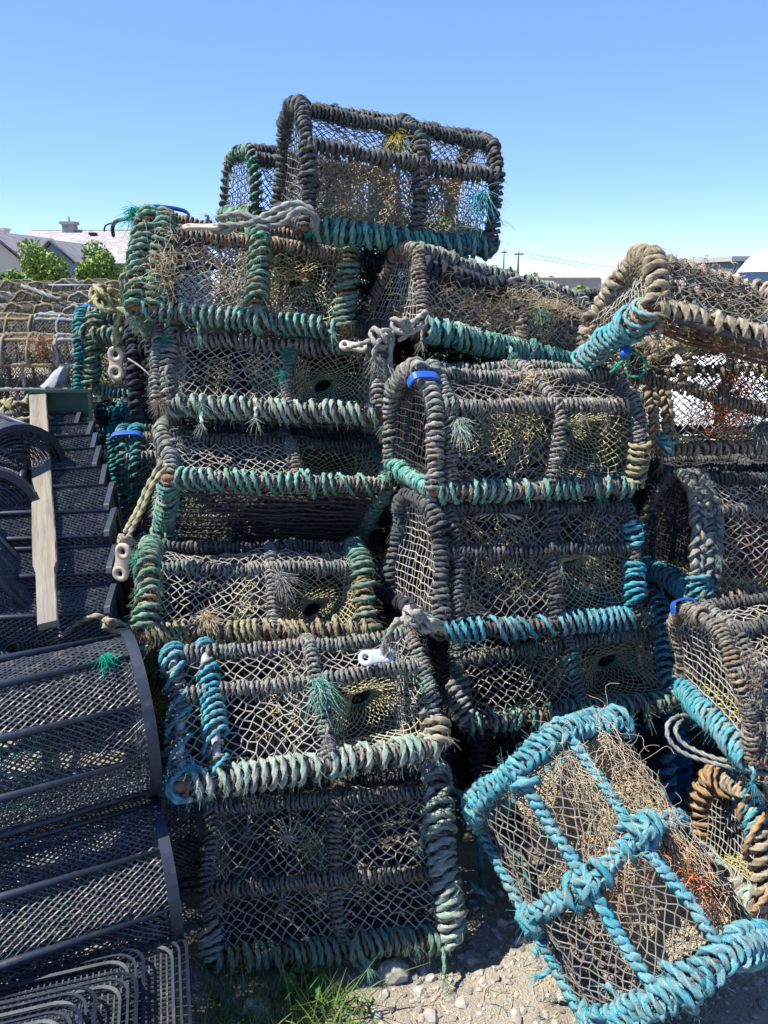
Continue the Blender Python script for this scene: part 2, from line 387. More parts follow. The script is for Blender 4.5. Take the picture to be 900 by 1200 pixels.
def empty(name, label=None, cat=None, group=None, loc=(0, 0, 0), rot=None, mtx=None):
    o = bpy.data.objects.new(name, None); COL.objects.link(o); o.empty_display_size = .1
    if mtx is not None: o.matrix_world = mtx
    else:
        o.location = loc
        if rot: o.rotation_euler = rot
    return tag(o, label, cat, group)
def tag(o, label=None, cat=None, group=None, kind=None):
    if label: o['label'] = label
    if cat: o['category'] = cat
    if group: o['group'] = group
    if kind: o['kind'] = kind
    return o
def copy_tree(o, parent=None):
    c = o.copy(); COL.objects.link(c); c.parent = parent
    if parent is not None: c.matrix_parent_inverse = o.matrix_parent_inverse
    for ch in [x for x in ALLCH.get(o.name, [])]: copy_tree(ch, c)
    return c
ALLCH = {}
def index_children():
    ALLCH.clear()
    for o in bpy.data.objects:
        if o.parent: ALLCH.setdefault(o.parent.name, []).append(o)

# ------------------------------------------------------------------ camera
TILT = rad(16.6); EYE = 1.8; FPX = 906.
cam_d = bpy.data.cameras.new('camera'); cam = bpy.data.objects.new('camera', cam_d); COL.objects.link(cam)
cam.location = (0, 0, EYE); cam.rotation_euler = (PI / 2 - TILT, 0, 0)
cam_d.sensor_fit = 'VERTICAL'; cam_d.sensor_height = 24; cam_d.lens = 24 * FPX / 1200
cam_d.clip_start = .02; cam_d.clip_end = 3000
SC.camera = cam
def at(px, py, Y):
    """world point at world depth Y seen at this pixel of the 900x1200 photograph; used only to take measurements off it"""
    dx = (px - 450) / FPX; dy = (600 - py) / FPX
    d = np.array([dx, math.cos(TILT) + dy * math.sin(TILT), -math.sin(TILT) + dy * math.cos(TILT)])
    return np.array([0, 0, EYE]) + d * (Y / d[1])
# ------------------------------------------------------------------ lobster pots
def pose(p):
    x, y, z, ya, pi_, ro = p[:6]
    return Matrix.Translation((x, y, z)) @ Matrix.Rotation(ya, 4, 'Z') @ Matrix.Rotation(pi_, 4, 'X') @ Matrix.Rotation(ro, 4, 'Y')

# how one framing member is bound: core radius, core material, then layers (child name, rope material, radius, pitch, cluster, hairs per metre)
STY = {
 'mint':   (.015, 'bare_wood', [('under_wrapping', 'grey_rope', .0065, .016, 0, 40, .012), ('rope_wrapping', 'mint_rope', .0075, .039, .6, 40, .02)]),
 'mint2':  (.013, 'bare_wood', [('under_wrapping', 'brown_rope', .007, .017, 0, 40, .012), ('rope_wrapping', 'mint_rope', .0076, .034, .5, 50, .02)]),
 'sky':    (.013, 'rod_black', [('under_wrapping', 'black_rope', .007, .017, 0, 40, .012), ('rope_wrapping', 'sky_rope', .0078, .037, .6, 40, .02)]),
 'pale':   (.015, 'bare_wood', [('under_wrapping', 'grey_rope', .006, .016, 0, 30, .015), ('rope_wrapping', 'pale_rope', .0092, .030, .4, 160, .022)]),
 'straw':  (.015, 'bare_wood', [('under_wrapping', 'brown_rope', .006, .018, 0, 40, .02), ('rope_wrapping', 'straw_rope', .0078, .027, .55, 120, .03)]),
 'grey':   (.0095, 'rod_black', [('rope_wrapping', 'grey_rope', .0062, .0138, 0, 260, .013)]),
 'brown':  (.010, 'rod_brown', [('rope_wrapping', 'brown_rope', .0064, .0140, 0, 260, .014)]),
 'greyfat':(.012, 'rod_black', [('rope_wrapping', 'grey_rope', .0081, .0185, 0, 220, .014)]),
 'black':  (.010, 'rod_black', [('rope_wrapping', 'black_rope', .0062, .0138, 0, 240, .013)]),
 'blackfat':(.011, 'rod_black', [('rope_wrapping', 'black_rope', .0083, .0185, 0, 240, .016)]),
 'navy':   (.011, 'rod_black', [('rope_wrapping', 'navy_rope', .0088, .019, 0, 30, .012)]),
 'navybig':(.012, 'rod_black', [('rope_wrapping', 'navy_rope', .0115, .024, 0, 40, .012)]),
 'green':  (.014, 'rod_black', [('under_wrapping', 'weed', .0075, .018, 0, 120, .03), ('rope_wrapping', 'green_rope', .0086, .031, .45, 110, .025)]),
 'greentight':(.013, 'rod_black', [('rope_wrapping', 'green_rope', .0078, .0168, 0, 30, .02)]),
 'greenpole':(.012, 'rod_black', [('rope_wrapping', 'green_rope', .0065, .030, .1, 10, .02)]),
 'teal':   (.011, 'rod_black', [('rope_wrapping', 'teal_rope', .0088, .0185, 0, 25, .018)]),
 'tealtight':(.013, 'rod_black', [('rope_wrapping', 'mint_rope', .0072, .0155, 0, 20, .015)]),
 'skypole':(.012, 'pipe_grey', [('under_wrapping', 'grey_rope', .0065, .030, .6, 40, .012), ('rope_wrapping', 'sky_rope', .0072, .036, .75, 40, .02)]),
 'bluepole':(.010, 'bare_wood', [('rope_wrapping', 'teal_rope', .0085, .027, .3, 20, .018)]),
 'tan':    (.008, 'rod_brown', [('rope_wrapping', 'tan_rope', .0092, .0235, .3, 160, .014)]),
 'tanfat': (.010, 'rod_brown', [('rope_wrapping', 'tan_rope', .0125, .031, .2, 260, .02)]),
 'tanmint':(.017, 'bare_wood', [('under_wrapping', 'tan_rope', .0065, .028, 0, 20, .015), ('rope_wrapping', 'cyan_rope', .0078, .034, .3, 8, .02)]),
 'cyan':   (.008, 'rod_black', [('rope_wrapping', 'cyan_rope', .0108, .029, .25, 140, .02)]),
 'cyanfat':(.014, 'rod_black', [('under_wrapping', 'cyan_rope', .0082, .020, 0, 120, .022), ('rope_wrapping', 'cyan_rope', .0098, .080, 'plait', 140, .025)]),
 'cyanplait':(.010, 'rod_black', [('rope_wrapping', 'cyan_rope', .0118, .078, 'plait', 140, .022)]),
 'cyanrail':(.009, 'rod_black', [('rope_wrapping', 'cyan_rope', .0105, .066, 'plait', 140, .022)]),
 'tanplait':(.010, 'rod_brown', [('rope_wrapping', 'tan_rope', .0095, .072, 'plait', 160, .016)]),
 'greyplait':(.013, 'rod_black', [('rope_wrapping', 'grey_rope', .0115, .085, 'plait', 160, .016)]),
 'cyantan':(.012, 'rod_brown', [('under_wrapping', 'tan_rope', .009, .019, 0, 30, .02), ('rope_wrapping', 'cyan_rope', .0085, .024, .3, 40, .03)]),
 'tealtan':(.014, 'bare_wood', [('under_wrapping', 'teal_rope', .009, .020, 0, 20, .015), ('rope_wrapping', 'mint_rope', .0088, .028, .5, 20, .02)]),
 'mixed':  (.012, 'rod_brown', [('under_wrapping', 'brown_rope', .009, .019, 0, 60, .02), ('rope_wrapping', 'pale_rope', .0115, .052, .8, 40, .02)]),
 'orange': (.010, 'rod_brown', [('under_wrapping', 'tan_rope', .0125, .034, .2, 60, .014), ('rope_wrapping', 'orange_rope', .0095, .075, .9, 40, .016)]),
 'rod':    (.009, 'rod_black', []),
 'none':   None,
}

def hoop_path(d, rng, shape, jit):
    L, D, H, S, im, it = d
    if shape == 'round':
        a = np.linspace(0, PI, 13); p = np.stack([np.zeros(13), D / 2 - D / 2 * np.cos(a), H * np.sin(a) ** .85], 1)
        p[1:-1] += rng.normal(0, jit, (11, 3)); return catmull(p, 5)
    p = np.array([[0, 0, 0], [0, im * .35, S * .5], [0, im, S], [0, it, H], [0, D / 2, H + .006], [0, D - it, H], [0, D - im, S], [0, D - im * .35, S * .5], [0, D, 0]])
    p[1:-1] += rng.normal(0, jit, (7, 3)) * np.array([1.3, 1, 1])
    return chaikin(p, 2)

def member(root, name, path, style, rng, q=1., s0=0., s1=1., over=0., wobble=.006, only=None):
    st = STY[style]
    if st is None: return None
    cr, cm, layers = st
    p = np.asarray(path, float)
    p = resample(p, .02)
    if wobble:
        n = len(p); w = np.stack([smooth_noise(rng, n, 7) - .5 for _ in range(3)], 1) * 2 * wobble
        f = np.sin(np.linspace(0, PI, n)) ** .5; p = p + w * f[:, None]
    p = catmull(p, 3)
    if over:
        a = p[0] - nrm(p[3] - p[0]) * over; b = p[-1] + nrm(p[-1] - p[-4]) * over
        core = np.vstack([a, p, b])
    else: core = p
    mb = MB(); tube(mb, core, cr, 10 if q <= 1 else 6, step=.015 * q, wob=.05, rng=rng)
    o = mb.build(name, cm, root)
    R = cr
    for (nm, mat, r, pitch, cl, fz, fl) in layers:
        m2 = MB()
        lo, hi = s0, s1
        if over: lo, hi = s0 + .012, s1 - .012
        if cl == 'plait': plait(m2, p, R * 1.0 + .004, R * .6 + .003, r, pitch, rng, int(fz / q), q, fl)
        else: wrap(m2, p, R, r, pitch, rng, lo, hi, cl, .12 if cl else .24, int(fz / q), q, fl, rugged=.7 if cl else 1.5)
        if nm == 'rope_wrapping' and q <= 1:      # loose ends and half hitches that have worked free
            for _ in range(rng.poisson(1.3)):
                i_ = int(rng.integers(3, len(p) - 3)); d_ = nrm(rng.normal(0, 1, 3) + np.array([0, -.8, 0])); l_ = rng.uniform(.02, .055); c_ = p[i_] + d_ * (R + r)
                e_ = c_ + d_ * l_ * .6 + np.array([0, -.2, -1]) * l_ * rng.uniform(.3, .9) + rng.normal(0, .008, 3)
                rope(m2, [p[i_] + d_ * R, c_, c_ + d_ * l_ * .45 + rng.normal(0, .004, 3), e_], r * .75, rng, 5)
                hairs(m2, np.repeat(e_[None], 30, 0), nrm((e_ - c_)[None] * 20 + .6 * rng.normal(0, 1, (30, 3))), np.full(30, .03), rng, .0007, 5, .7, .6)
            for _ in range(rng.poisson(.6)):
                i_ = int(rng.integers(4, len(p) - 4)); wrap(m2, p[i_ - 3:i_ + 4], R + r * 1.2, r * 1.05, r * 2.3, rng, .15, .85, 0, .2, fz, q, fl)
        m2.build(nm, mat, o)
        if nm == 'under_wrapping': R += r * 1.5
    return o

def tuft(mb, c, d, n, ln, rng, r=.0013, spread=.6):
    d = nrm(np.asarray(d, float)); D = nrm(d[None] + spread * rng.normal(0, 1, (n, 3)))
    n2 = int(n * 2.2); D = nrm(d[None] + spread * 1.15 * rng.normal(0, 1, (n2, 3))); base = np.asarray(c, float)[None] + rng.normal(0, .007, (n2, 3))
    hairs(mb, base, D, np.full(n2, ln * .8), rng, r * .7, 7, .8, .75)

def scribble(mb, c, size, n, ln, rng, r=.0007, k=7, curl=.9):
    """loose dried strands lying about a centre"""
    base = np.asarray(c, float)[None] + np.clip(rng.normal(0, .8, (n, 3)), -1.5, 1.5) * np.asarray(size)[None]
    d = nrm(rng.normal(0, 1, (n, 3)) * (np.asarray(size)[None] + .01))
    c1 = nrm(rng.normal(0, 1, (n, 3))); c2 = nrm(rng.normal(0, 1, (n, 3)))
    t = np.linspace(0, 1, k); L = ln * rng.uniform(.4, 1.3, (n, 1, 1))
    P = base[:, None] + L * (t[None, :, None] * d[:, None] + curl * .5 * (np.sin(t * PI))[None, :, None] * c1[:, None] + curl * .25 * np.sin(t * 2 * PI)[None, :, None] * c2[:, None])
    batch_tubes(mb, P, r * np.ones((1, k)), 3, rng.random(n))

def make_pot(fit, label, seed, sty, nets, group=None, hoops=(0, .56, 1.), shape='box', q=1., jit=.008, funnel=1, cell=.031,
             slats=9, slat_to=1., slat_mat='rod_black', end_sq=True, rails=True, inner=True, name='lobster_pot', extra_hoop=None, net_r=.0018, funnel_mat='net_olive', weed=0):
    rng = np.random.default_rng(seed)
    d = fit[6:12]; L, D, H, S, im, it = d
    root = empty(name, label, 'lobster pot', group, mtx=pose(fit))
    hp = [hoop_path(d, rng, shape, jit) for _ in hoops]
    n = 60
    hp = [resample(h, n=n) for h in hp]
    xs = [(u - .5) * L for u in hoops]
    HP = [h + np.array([x, 0, 0]) for h, x in zip(hp, xs)]
    ref = resample(hoop_path(d, np.random.default_rng(0), shape, 0.), n=n)
    if shape == 'round': vm, vt = .30, .37
    else:
        vm = np.argmin(np.abs(ref[:n // 2, 2] - S)) / (n - 1); vt = np.argmin(np.linalg.norm(ref[:n // 2] - np.array([0, it + .01, H]), axis=1)) / (n - 1)
    g = lambda k: sty.get(k, sty.get('*', 'grey'))
    # base rails
    ptv = lambda h, v: np.array([np.interp(v, np.linspace(0, 1, n), h[:, i]) for i in range(3)])
    fr = [h[0] for h in HP]; bk = [h[-1] for h in HP]
    over = sty.get('over', .022)
    member(root, 'base_rail', catmull(fr, 6), g('front'), rng, q, over=over)
    member(root, 'base_rail', catmull(bk, 6), g('back'), rng, max(q, 1.6), over=over)
    member(root, 'base_rail', [fr[0], (fr[0] + bk[0]) / 2, bk[0]], g('left'), rng, q)
    member(root, 'base_rail', [fr[-1], (fr[-1] + bk[-1]) / 2, bk[-1]], g('right'), rng, q)
    # hoops
    for i, (h, u) in enumerate(zip(HP, hoops)):
        k = 'hoop0' if i == 0 else ('hoop1' if i == len(hoops) - 1 else 'hoopc')
        member(root, 'hoop', h, g(k), rng, q, wobble=.004)
    if extra_hoop is not None:
        for (dx, style) in extra_hoop: member(root, 'hoop', HP[0] + np.array([dx, 0, 0]), style, rng, q, wobble=.006)
    # side rails
    if rails:
        for v, k in ((vm, 'mid'), (vt, 'top')):
            if g(k) != 'none': member(root, 'side_rail', catmull([ptv(h, v) for h in HP], 8), g(k), rng, q, wobble=.008)
        member(root, 'side_rail', catmull([ptv(h, 1 - vt if shape != 'round' else .52) for h in HP], 8), g('topback'), rng, max(q, 1.5), wobble=.008)
    # netting
    us = np.array(hoops); stack = np.stack(HP)      # hoops, n, 3
    sagr = rng.uniform(.6, 1.4, len(hoops)); wp = rng.uniform(0, 6.28, 8)
    def shell(u, v):
        eu = np.clip(np.minimum(u, 1 - u) * 8, 0, 1); ev = np.clip(np.minimum(v, 1 - v) * 8, 0, 1); bump_ = (np.sin(9 * u + 5 * v + wp[0]) + np.sin(6 * u - 13 * v + wp[1]) + .6 * np.sin(19 * u + 11 * v + wp[2]))
        u, v = u + eu * .007 * (np.sin(14 * v + 7 * u + wp[3]) + np.sin(23 * v - 9 * u + wp[4])), v + ev * .006 * (np.sin(15 * u + 6 * v + wp[5]) + np.sin(27 * u - 8 * v + wp[6]))
        u = np.clip(u, 0, 1); v = np.clip(v, 0, 1); i = np.clip(np.searchsorted(us, u, 'right') - 1, 0, len(us) - 2)
        f = (u - us[i]) / (us[i + 1] - us[i]); t = v * (n - 1); j = np.clip(t.astype(int), 0, n - 2); g_ = t - j
        A = stack[i, j] * (1 - g_)[:, None] + stack[i, j + 1] * g_[:, None]; B = stack[i + 1, j] * (1 - g_)[:, None] + stack[i + 1, j + 1] * g_[:, None]
        P = A * (1 - f)[:, None] + B * f[:, None]
        sag = np.sin(PI * f) * np.sin(PI * np.clip(v / vm, 0, 1)) * (v < vm) * .018 + np.sin(PI * f) * np.clip(np.sin(PI * (v - vm) / (1 - 2 * vm)), 0, 1) * .02 * sagr[i]
        c = np.stack([P[:, 0], np.full(len(P), D / 2), np.full(len(P), H * .45)], 1)
        return P + nrm(c - P) * (sag + .0035 * bump_ * eu * ev)[:, None]
    prof = arclen(ref)[-1]
    nu, nv = int(L / cell), int(prof / (cell * .92))
    uc = hoops[1] if len(hoops) > 1 else .5
    fmask = None
    if funnel:
        ulo, uhi = (uc, 1.) if funnel > 0 else (0., uc)
        keep = lambda u, v: ~((u > ulo + .02) & (u < uhi - .02) & (v < vm - .005) & (v > .012))
        # an entrance sleeve: netting drawn from the opening to a ring inside
        nf = 26
        sr = rng.uniform(.024, .036); sx = rng.uniform(-.03, .02); sz = rng.uniform(.52, .74)
        def sleeve(u, v):
            a = u * 2 * PI; w = (np.abs(np.cos(a)) ** 6 + np.abs(np.sin(a)) ** 6) ** (-1 / 6)
            cx = np.cos(a) * w * .5 + .5; cz = np.sin(a) * w * .5 + .5
            O = shell(ulo + .02 + (uhi - ulo - .04) * np.clip(cx, 0, 1), .01 + (vm - .02) * np.clip(cz, 0, 1)); O[:, 1] += .006
            xc = ((ulo + uhi) / 2 - .5) * L
            I = np.stack([xc + sr * np.cos(a) + sx, np.full(len(u), D * .45) + .012 * np.sin(2 * a), S * sz + sr * .8 * np.sin(a + .4)], 1)
            f = v ** .85; P = O * (1 - f)[:, None] + I * f[:, None]; P[:, 2] -= .02 * np.sin(PI * v)
            return P
        m = MB(); net(m, sleeve, nf, 8, net_r * .95, rng, .0012, sides=3); fo = m.build('entrance_sleeve', funnel_mat, root)
        m = MB(); a = np.linspace(0, 2 * PI, 20); z0 = np.zeros(20)
        tube(m, sleeve(np.linspace(0, 1, 20), np.ones(20)), .004, 5, cap=False); m.build('sleeve_ring', nets.get('rim', 'net_green'), fo)
        m = MB(); a = np.linspace(0, 1, 60); tube(m, sleeve(a, np.zeros(60) + .01), .0028, 4, wob=.15, rng=rng, cap=False); m.build('lacing', nets.get('rim', 'net_green'), fo)
    else: keep = None
    vb = .60 if shape != 'round' else .8
    kf = (lambda u, v: (v <= vb) & keep(u, v)) if keep else (lambda u, v: v <= vb)
    m = MB(); net(m, shell, nu, nv, net_r, rng, .0032, keep=kf, sides=4 if q <= 1 else 3, holes=.008); m.build('netting', nets.get('shell', 'net_black'), root)
    m = MB(); net(m, shell, nu, nv, net_r, rng, .0032, keep=lambda u, v: v > vb, sides=3); m.build('back_netting', nets.get('back', 'net_dark'), root)  # darker net colour stands in for the shade inside the pot
    for e, h in (('left', HP[0]), ('right', HP[-1])):
        def end(u, v, h=h, e=e):
            t = v * (n - 1) / 2; ip = lambda tt: np.stack([np.interp(tt, np.arange(n), h[:, i]) for i in range(3)], 1)
            A, B = ip(t), ip(n - 1 - t); P = A * (1 - u)[:, None] + B * u[:, None]
            P[:, 0] += (.02 if e == 'left' else -.02) * np.sin(PI * u) * np.sin(PI * np.clip(v, 0, 1)); return P
        m = MB(); net(m, end, int(D / .024), int((H + D * .3) / .024), net_r, rng, .002, square=end_sq, sides=4 if q <= 1 else 3)
        m.build('end_netting', nets.get('end', nets.get('shell', 'net_black')), root)
    # base of long rods with a net below
    m = MB()
    for i in range(slats):
        f = (i + .5) / slats * slat_to; y = D * f
        P = np.stack([np.linspace(-L / 2, L / 2, 9), np.full(9, y) + rng.normal(0, .003, 9), rng.normal(0, .004, 9) - .004], 1)
        tube(m, P, .0052, 6, smooth=2)
    m.build('base_rods', slat_mat, root)
    m = MB(); net(m, lambda u, v: np.stack([(u - .5) * L, v * D * slat_to, np.full(len(u), .010)], 1), int(L / .032), int(D / .034), net_r, rng, .003, sides=3); m.build('base_netting', nets.get('base', 'net_dark'), root)
    if inner:
        # slack inner netting: a parlour wall and a sloping flap
        u0 = ((0 if funnel >= 0 else uc) + (uc if funnel >= 0 else 1)) / 2; x0 = (u0 - .5) * L
        def wall(u, v): return np.stack([x0 + .10 + .05 * np.sin(PI * v) - .10 * u, .07 + (D - .12) * u, .02 + (H - .05) * v * (1 - .25 * np.sin(PI * u))], 1)
        m = MB(); net(m, wall, 12, 9, net_r * .85, rng, .004, sides=3); m.build('parlour_netting', nets.get('inner', 'net_olive'), root)
        def flap(u, v): return np.stack([(uc - .5) * L + (u - .5) * .16, .10 + (D - .2) * v, .04 + (H - .07) * v + .02 * np.sin(u * PI)], 1)
        m = MB(); net(m, flap, 7, 12, net_r * .85, rng, .004, sides=3); m.build('parlour_netting', nets.get('inner2', nets.get('inner', 'net_olive')), root)
    if weed:
        m = MB()
        for _ in range(max(1, weed // 60)):
            c = [rng.uniform(-L * .4, L * .4), rng.uniform(.03, D * .8), rng.uniform(.01, H * .3)]
            scribble(m, c, (.06, .04, .03), 60, .08, rng, .0008)
        o = m.build('dried_weed', 'straw', root)
    return dict(root=root, HP=HP, shell=shell, ptv=ptv, d=d, vm=vm, vt=vt, rng=rng, hoops=hoops)

def add_tuft(P, pos, d, n, ln, mat, name='frayed_rope_end', r=.0014, spread=.6):
    m = MB(); tuft(m, pos, d, n, ln, P['rng'], r, spread); return m.build(name, mat, P['root'])
def add_strap(P, hoop=0, v=.5, mat='plastic_blue', w=.07, off=0., lift=.034):
    """a bent strip of blue plastic clipped across the top of the hoops"""
    c = P['ptv'](P['HP'][hoop], v); o = nrm(c - np.array([c[0], P['d'][1] / 2, P['d'][2] * .35])); c = c + o * lift
    t = np.linspace(-1, 1, 15); e = np.abs(t) ** 6; X = np.array([1., 0, 0]); Y = np.cross(o, X)
    path = c[None] + X * (off + t[:, None] * w * (1 - .12 * e[:, None])) - o * (.03 * e + .006 * t ** 2)[:, None]
    T = nrm(np.gradient(path, axis=0)); N = nrm(np.cross(T, Y)); m = MB(); V = []
    for a, b in ((-.013, -.003), (.013, -.003), (.013, .003), (-.013, .003)): V.append(path + Y * a + N * b)
    v_ = np.stack(V, 1).reshape(-1, 3); n = 15
    m.add(v_, np.vstack([grid_quads(n, 4), [[0, 1, 2, 3], [n * 4 - 1, n * 4 - 2, n * 4 - 3, n * 4 - 4]]])); return m.build('blue_strap', mat, P['root'], smooth=False)
def add_straw(P, c, size, n, ln, mat='straw', name='dried_weed', r=.0009, curl=.9):
    m = MB(); scribble(m, c, size, n, ln, P['rng'], r, curl=curl); o = m.build(name, mat, P['root'], smooth=True); o['kind'] = 'stuff'; return o
def add_coil(P, axis_pts, R, r, pitch, mat, name='rope_binding', s0=0, s1=1, fuzz=20):
    m = MB(); wrap(m, catmull(axis_pts, 6), R, r, pitch, P['rng'], s0, s1, .1, .2, fuzz); return m.build(name, mat, P['root'])
def add_rope(P, pts, r, mat, name='rope_end', fuzz=0):
    m = MB(); rope(m, pts, r, P['rng']); return m.build(name, mat, P['root'])
# ------------------------------------------------------------------ the pots of the pile, each with its own bindings
FIT = {
    'A1': [-0.1442, 1.6825, 0.0546, 0.0566, -0.1637, -0.0461, 0.6487, 0.42, 0.3527, 0.1698, 0.0393, 0.1453],
    'A2': [-0.1712, 1.6938, 0.6273, 0.3116, -0.4879, 0.0257, 0.6561, 0.42, 0.3158, 0.2059, 0.0525, 0.0991],
    'A3': [-0.3584, 2.0505, 0.8236, 0.3295, -0.651, 0.1204, 0.6542, 0.42, 0.3117, 0.2179, 0.0359, 0.1298],
    'A4': [-0.3173, 2.3577, 1.1953, 0.3977, -0.7906, 0.1535, 0.6925, 0.3903, 0.3064, 0.1933, 0.0572, 0.1422],
    'A5': [-0.3481, 2.4778, 1.4029, 0.17, -0.3581, 0.0761, 0.6699, 0.3935, 0.32, 0.2306, 0.0615, 0.1],
    'A6': [-0.4554, 2.542, 1.684, 0.1719, -0.1922, 0.1192, 0.6498, 0.4075, 0.32, 0.2508, 0.032, 0.1],
    'T': [0.0589, 2.6745, 1.9358, 0.3474, 0.2194, 0.0814, 0.6509, 0.4105, 0.3226, 0.226, 0.0467, 0.1344],
    'T2': [-0.1608, 3.0794, 2.0082, 0.4652, 0.0487, 0.0684, 0.6597, 0.4207, 0.2169, 0.19, 0.02, 0.0817],
    'B5': [0.406, 2.5498, 1.5894, 0.4734, -0.0154, 0.2222, 0.6583, 0.4176, 0.2401, 0.193, 0.0926, 0.1233],
    'B4': [0.4464, 2.1729, 1.2222, 0.2934, -0.0317, 0.0467, 0.6351, 0.4186, 0.324, 0.2408, 0.0241, 0.1361],
    'B3': [0.4641, 2.0592, 0.8463, 0.3254, -0.1341, 0.0771, 0.6439, 0.4107, 0.3373, 0.2181, 0.0486, 0.0779],
    'B2': [0.587, 2.137, 0.5111, -0.0716, -0.4432, -0.15, 0.6617, 0.4147, 0.3118, 0.2098, 0.0553, 0.1211],
    'C5': [0.9972, 2.0232, 1.6557, 0.1286, -0.395, 0.2173, 0.669, 0.4116, 0.2393, 0.19, 0.02, 0.1],
    'C4': [1.2419, 2.4859, 1.2793, 0.0216, -0.0509, -0.0189, 0.634, 0.421, 0.3276, 0.2354, 0.0509, 0.0295],
    'C3': [1.2844, 2.2614, 0.8564, 0.1147, -0.0802, 0.0082, 0.6128, 0.4002, 0.3514, 0.2619, 0.0624, 0.132],
    'C2': [1.2813, 1.7717, 0.6475, 0.0644, -0.035, -0.1335, 0.66, 0.4213, 0.3094, 0.2325, 0.019, 0.1197],
    'C1': [1.4831, 1.8627, -0.0119, 0.0647, -0.3562, 0.0751, 0.6588, 0.421, 0.2877, 0.19, 0.02, 0.1248],
    'F': [0.3862, 1.6526, 0.1812, -1.3369, 0.4528, 0.6182, 0.5624, 0.4726, 0.3106, 0.19, 0.02, 0.1451],
    'L1': [-0.9442, 3.2057, 1.3475, 0.1, -0.0313, 0.1008, 0.6655, 0.42, 0.32, 0.236, 0.0166, 0.1],
    'L2': [-0.8783, 3.1518, 0.969, 0.0645, -0.0465, 0.0011, 0.66, 0.42, 0.32, 0.2426, 0.049, 0.1],
    'L3': [-0.6623, 2.8257, 0.9276, 0.154, -0.055, -0.0091, 0.6591, 0.42, 0.32, 0.2403, 0.0535, 0.1],
    'K': [-0.5786, 2.8771, 1.332, 0.1385, -0.0494, -0.0231, 0.6585, 0.42, 0.32, 0.2333, 0.0243, 0.1],
    'B1': [0.66, 2.2, 0.03, 0.03, -0.1, 0.0, 0.66, 0.42, 0.3, 0.2, 0.03, 0.1],
}
FIT['C5'][7] = .47; FIT['C5'][8] = .205; FIT['C5'][5] += .06
FIT['T2'][:2] = [-.2325, 3.043]; FIT['T2'][6] = .50
FIT['C1'][:3] = [FIT['C1'][0] * .92, FIT['C1'][1] * .92, EYE + (FIT['C1'][2] - EYE) * .92]
for k_ in ('L1', 'L2'):
    v = FIT[k_]; FIT[k_] = [v[0] * 1.06, v[1] * 1.06, EYE + (v[2] - EYE) * 1.06] + v[3:]
G = 'lobster pots stacked in the pile'
POT = {}
def P_(k, label, seed, sty, nets=None, **kw):
    POT[k] = make_pot(FIT[k], label, seed, sty, nets or {}, kw.pop('group', G), **kw); return POT[k]

p = P_('A1', 'grey roped lobster pot lying on the grass at the foot of the pile', 11,
       {'front': 'green', 'back': 'black', 'left': 'black', 'right': 'brown', 'hoop0': 'grey', 'hoopc': 'brown', 'hoop1': 'mixed', 'mid': 'brown', 'top': 'grey', 'topback': 'black'},
       {'shell': 'net_grey', 'inner': 'net_olive'}, funnel=0)
m = MB(); rg = p['rng']
c0 = p['shell'](np.array([.34]), np.array([(p['vm'] + p['vt']) / 2 + .01]))[0] + np.array([0, .012, 0])
for a in np.linspace(0, 2 * PI, 15, endpoint=False): tube(m, [c0, c0 + .03 * np.array([math.cos(a), .1, math.sin(a)]), c0 + .062 * np.array([math.cos(a + .15), .25, math.sin(a + .15)])], .0022, 5, smooth=4)
m.build('net_rosette', 'net_tan', p['root'])
add_tuft(p, c0 + [.05, -.004, -.02], (.2, -.5, -.6), 14, .035, 'net_yellow')
add_coil(p, [p['HP'][0][0], p['HP'][0][3], p['HP'][0][6]], .022, .0085, .019, 'white_rope')
add_coil(p, p['HP'][2][4:26], .024, .0125, .030, 'pale_rope', s0=0, s1=1)

p = P_('A2', 'lobster pot with two sky blue roped posts at left and pale bottom rail', 12,
       {'front': 'pale', 'left': 'sky', 'hoop0': 'skypole', 'hoopc': 'grey', 'hoop1': 'grey', 'mid': 'grey', 'top': 'grey', 'topback': 'black', 'back': 'black', 'right': 'grey'},
       {'shell': 'net_grey'}, extra_hoop=[(.085, 'skypole')])
hc = p['HP'][1]
add_tuft(p, hc[14] + [0, -.03, 0], (.1, -.6, -.5), 80, .05, 'mint_rope', r=.0016)
add_coil(p, p['HP'][2][0:6], .026, .010, .022, 'tan_rope'); add_tuft(p, p['HP'][2][24] + [0, -.02, .02], (.3, -.3, .9), 60, .045, 'brown_rope')

p = P_('A3', 'lobster pot with thick green rope bindings and a straw coloured bottom rail', 13,
       {'front': 'straw', 'left': 'green', 'hoop0': 'green', 'hoopc': 'grey', 'hoop1': 'green', 'mid': 'grey', 'top': 'black', 'topback': 'black', 'back': 'black', 'right': 'green'},
       {'shell': 'net_grey', 'rim': 'net_black'})
add_tuft(p, p['HP'][1][12] + [.02, -.03, 0], (.5, -.7, -.2), 90, .05, 'pewter_rope', r=.0015)
add_tuft(p, p['ptv'](p['HP'][0], .02) + [.17, -.025, .02], (.1, -.5, .6), 90, .05, 'straw', spread=.8)
add_tuft(p, p['HP'][0][18] + [-.02, -.02, 0], (-.5, -.5, .3), 60, .04, 'emerald_rope')

p = P_('A4', 'tilted lobster pot showing black rods underneath a mint wrapped front rail', 14,
       {'front': 'mint', 'left': 'mint2', 'right': 'greentight', 'back': 'black', 'hoop0': 'greyfat', 'hoopc': 'brown', 'hoop1': 'black', 'mid': 'black', 'top': 'black', 'topback': 'black'},
       {'shell': 'net_grey', 'base': 'net_black'}, slats=13)

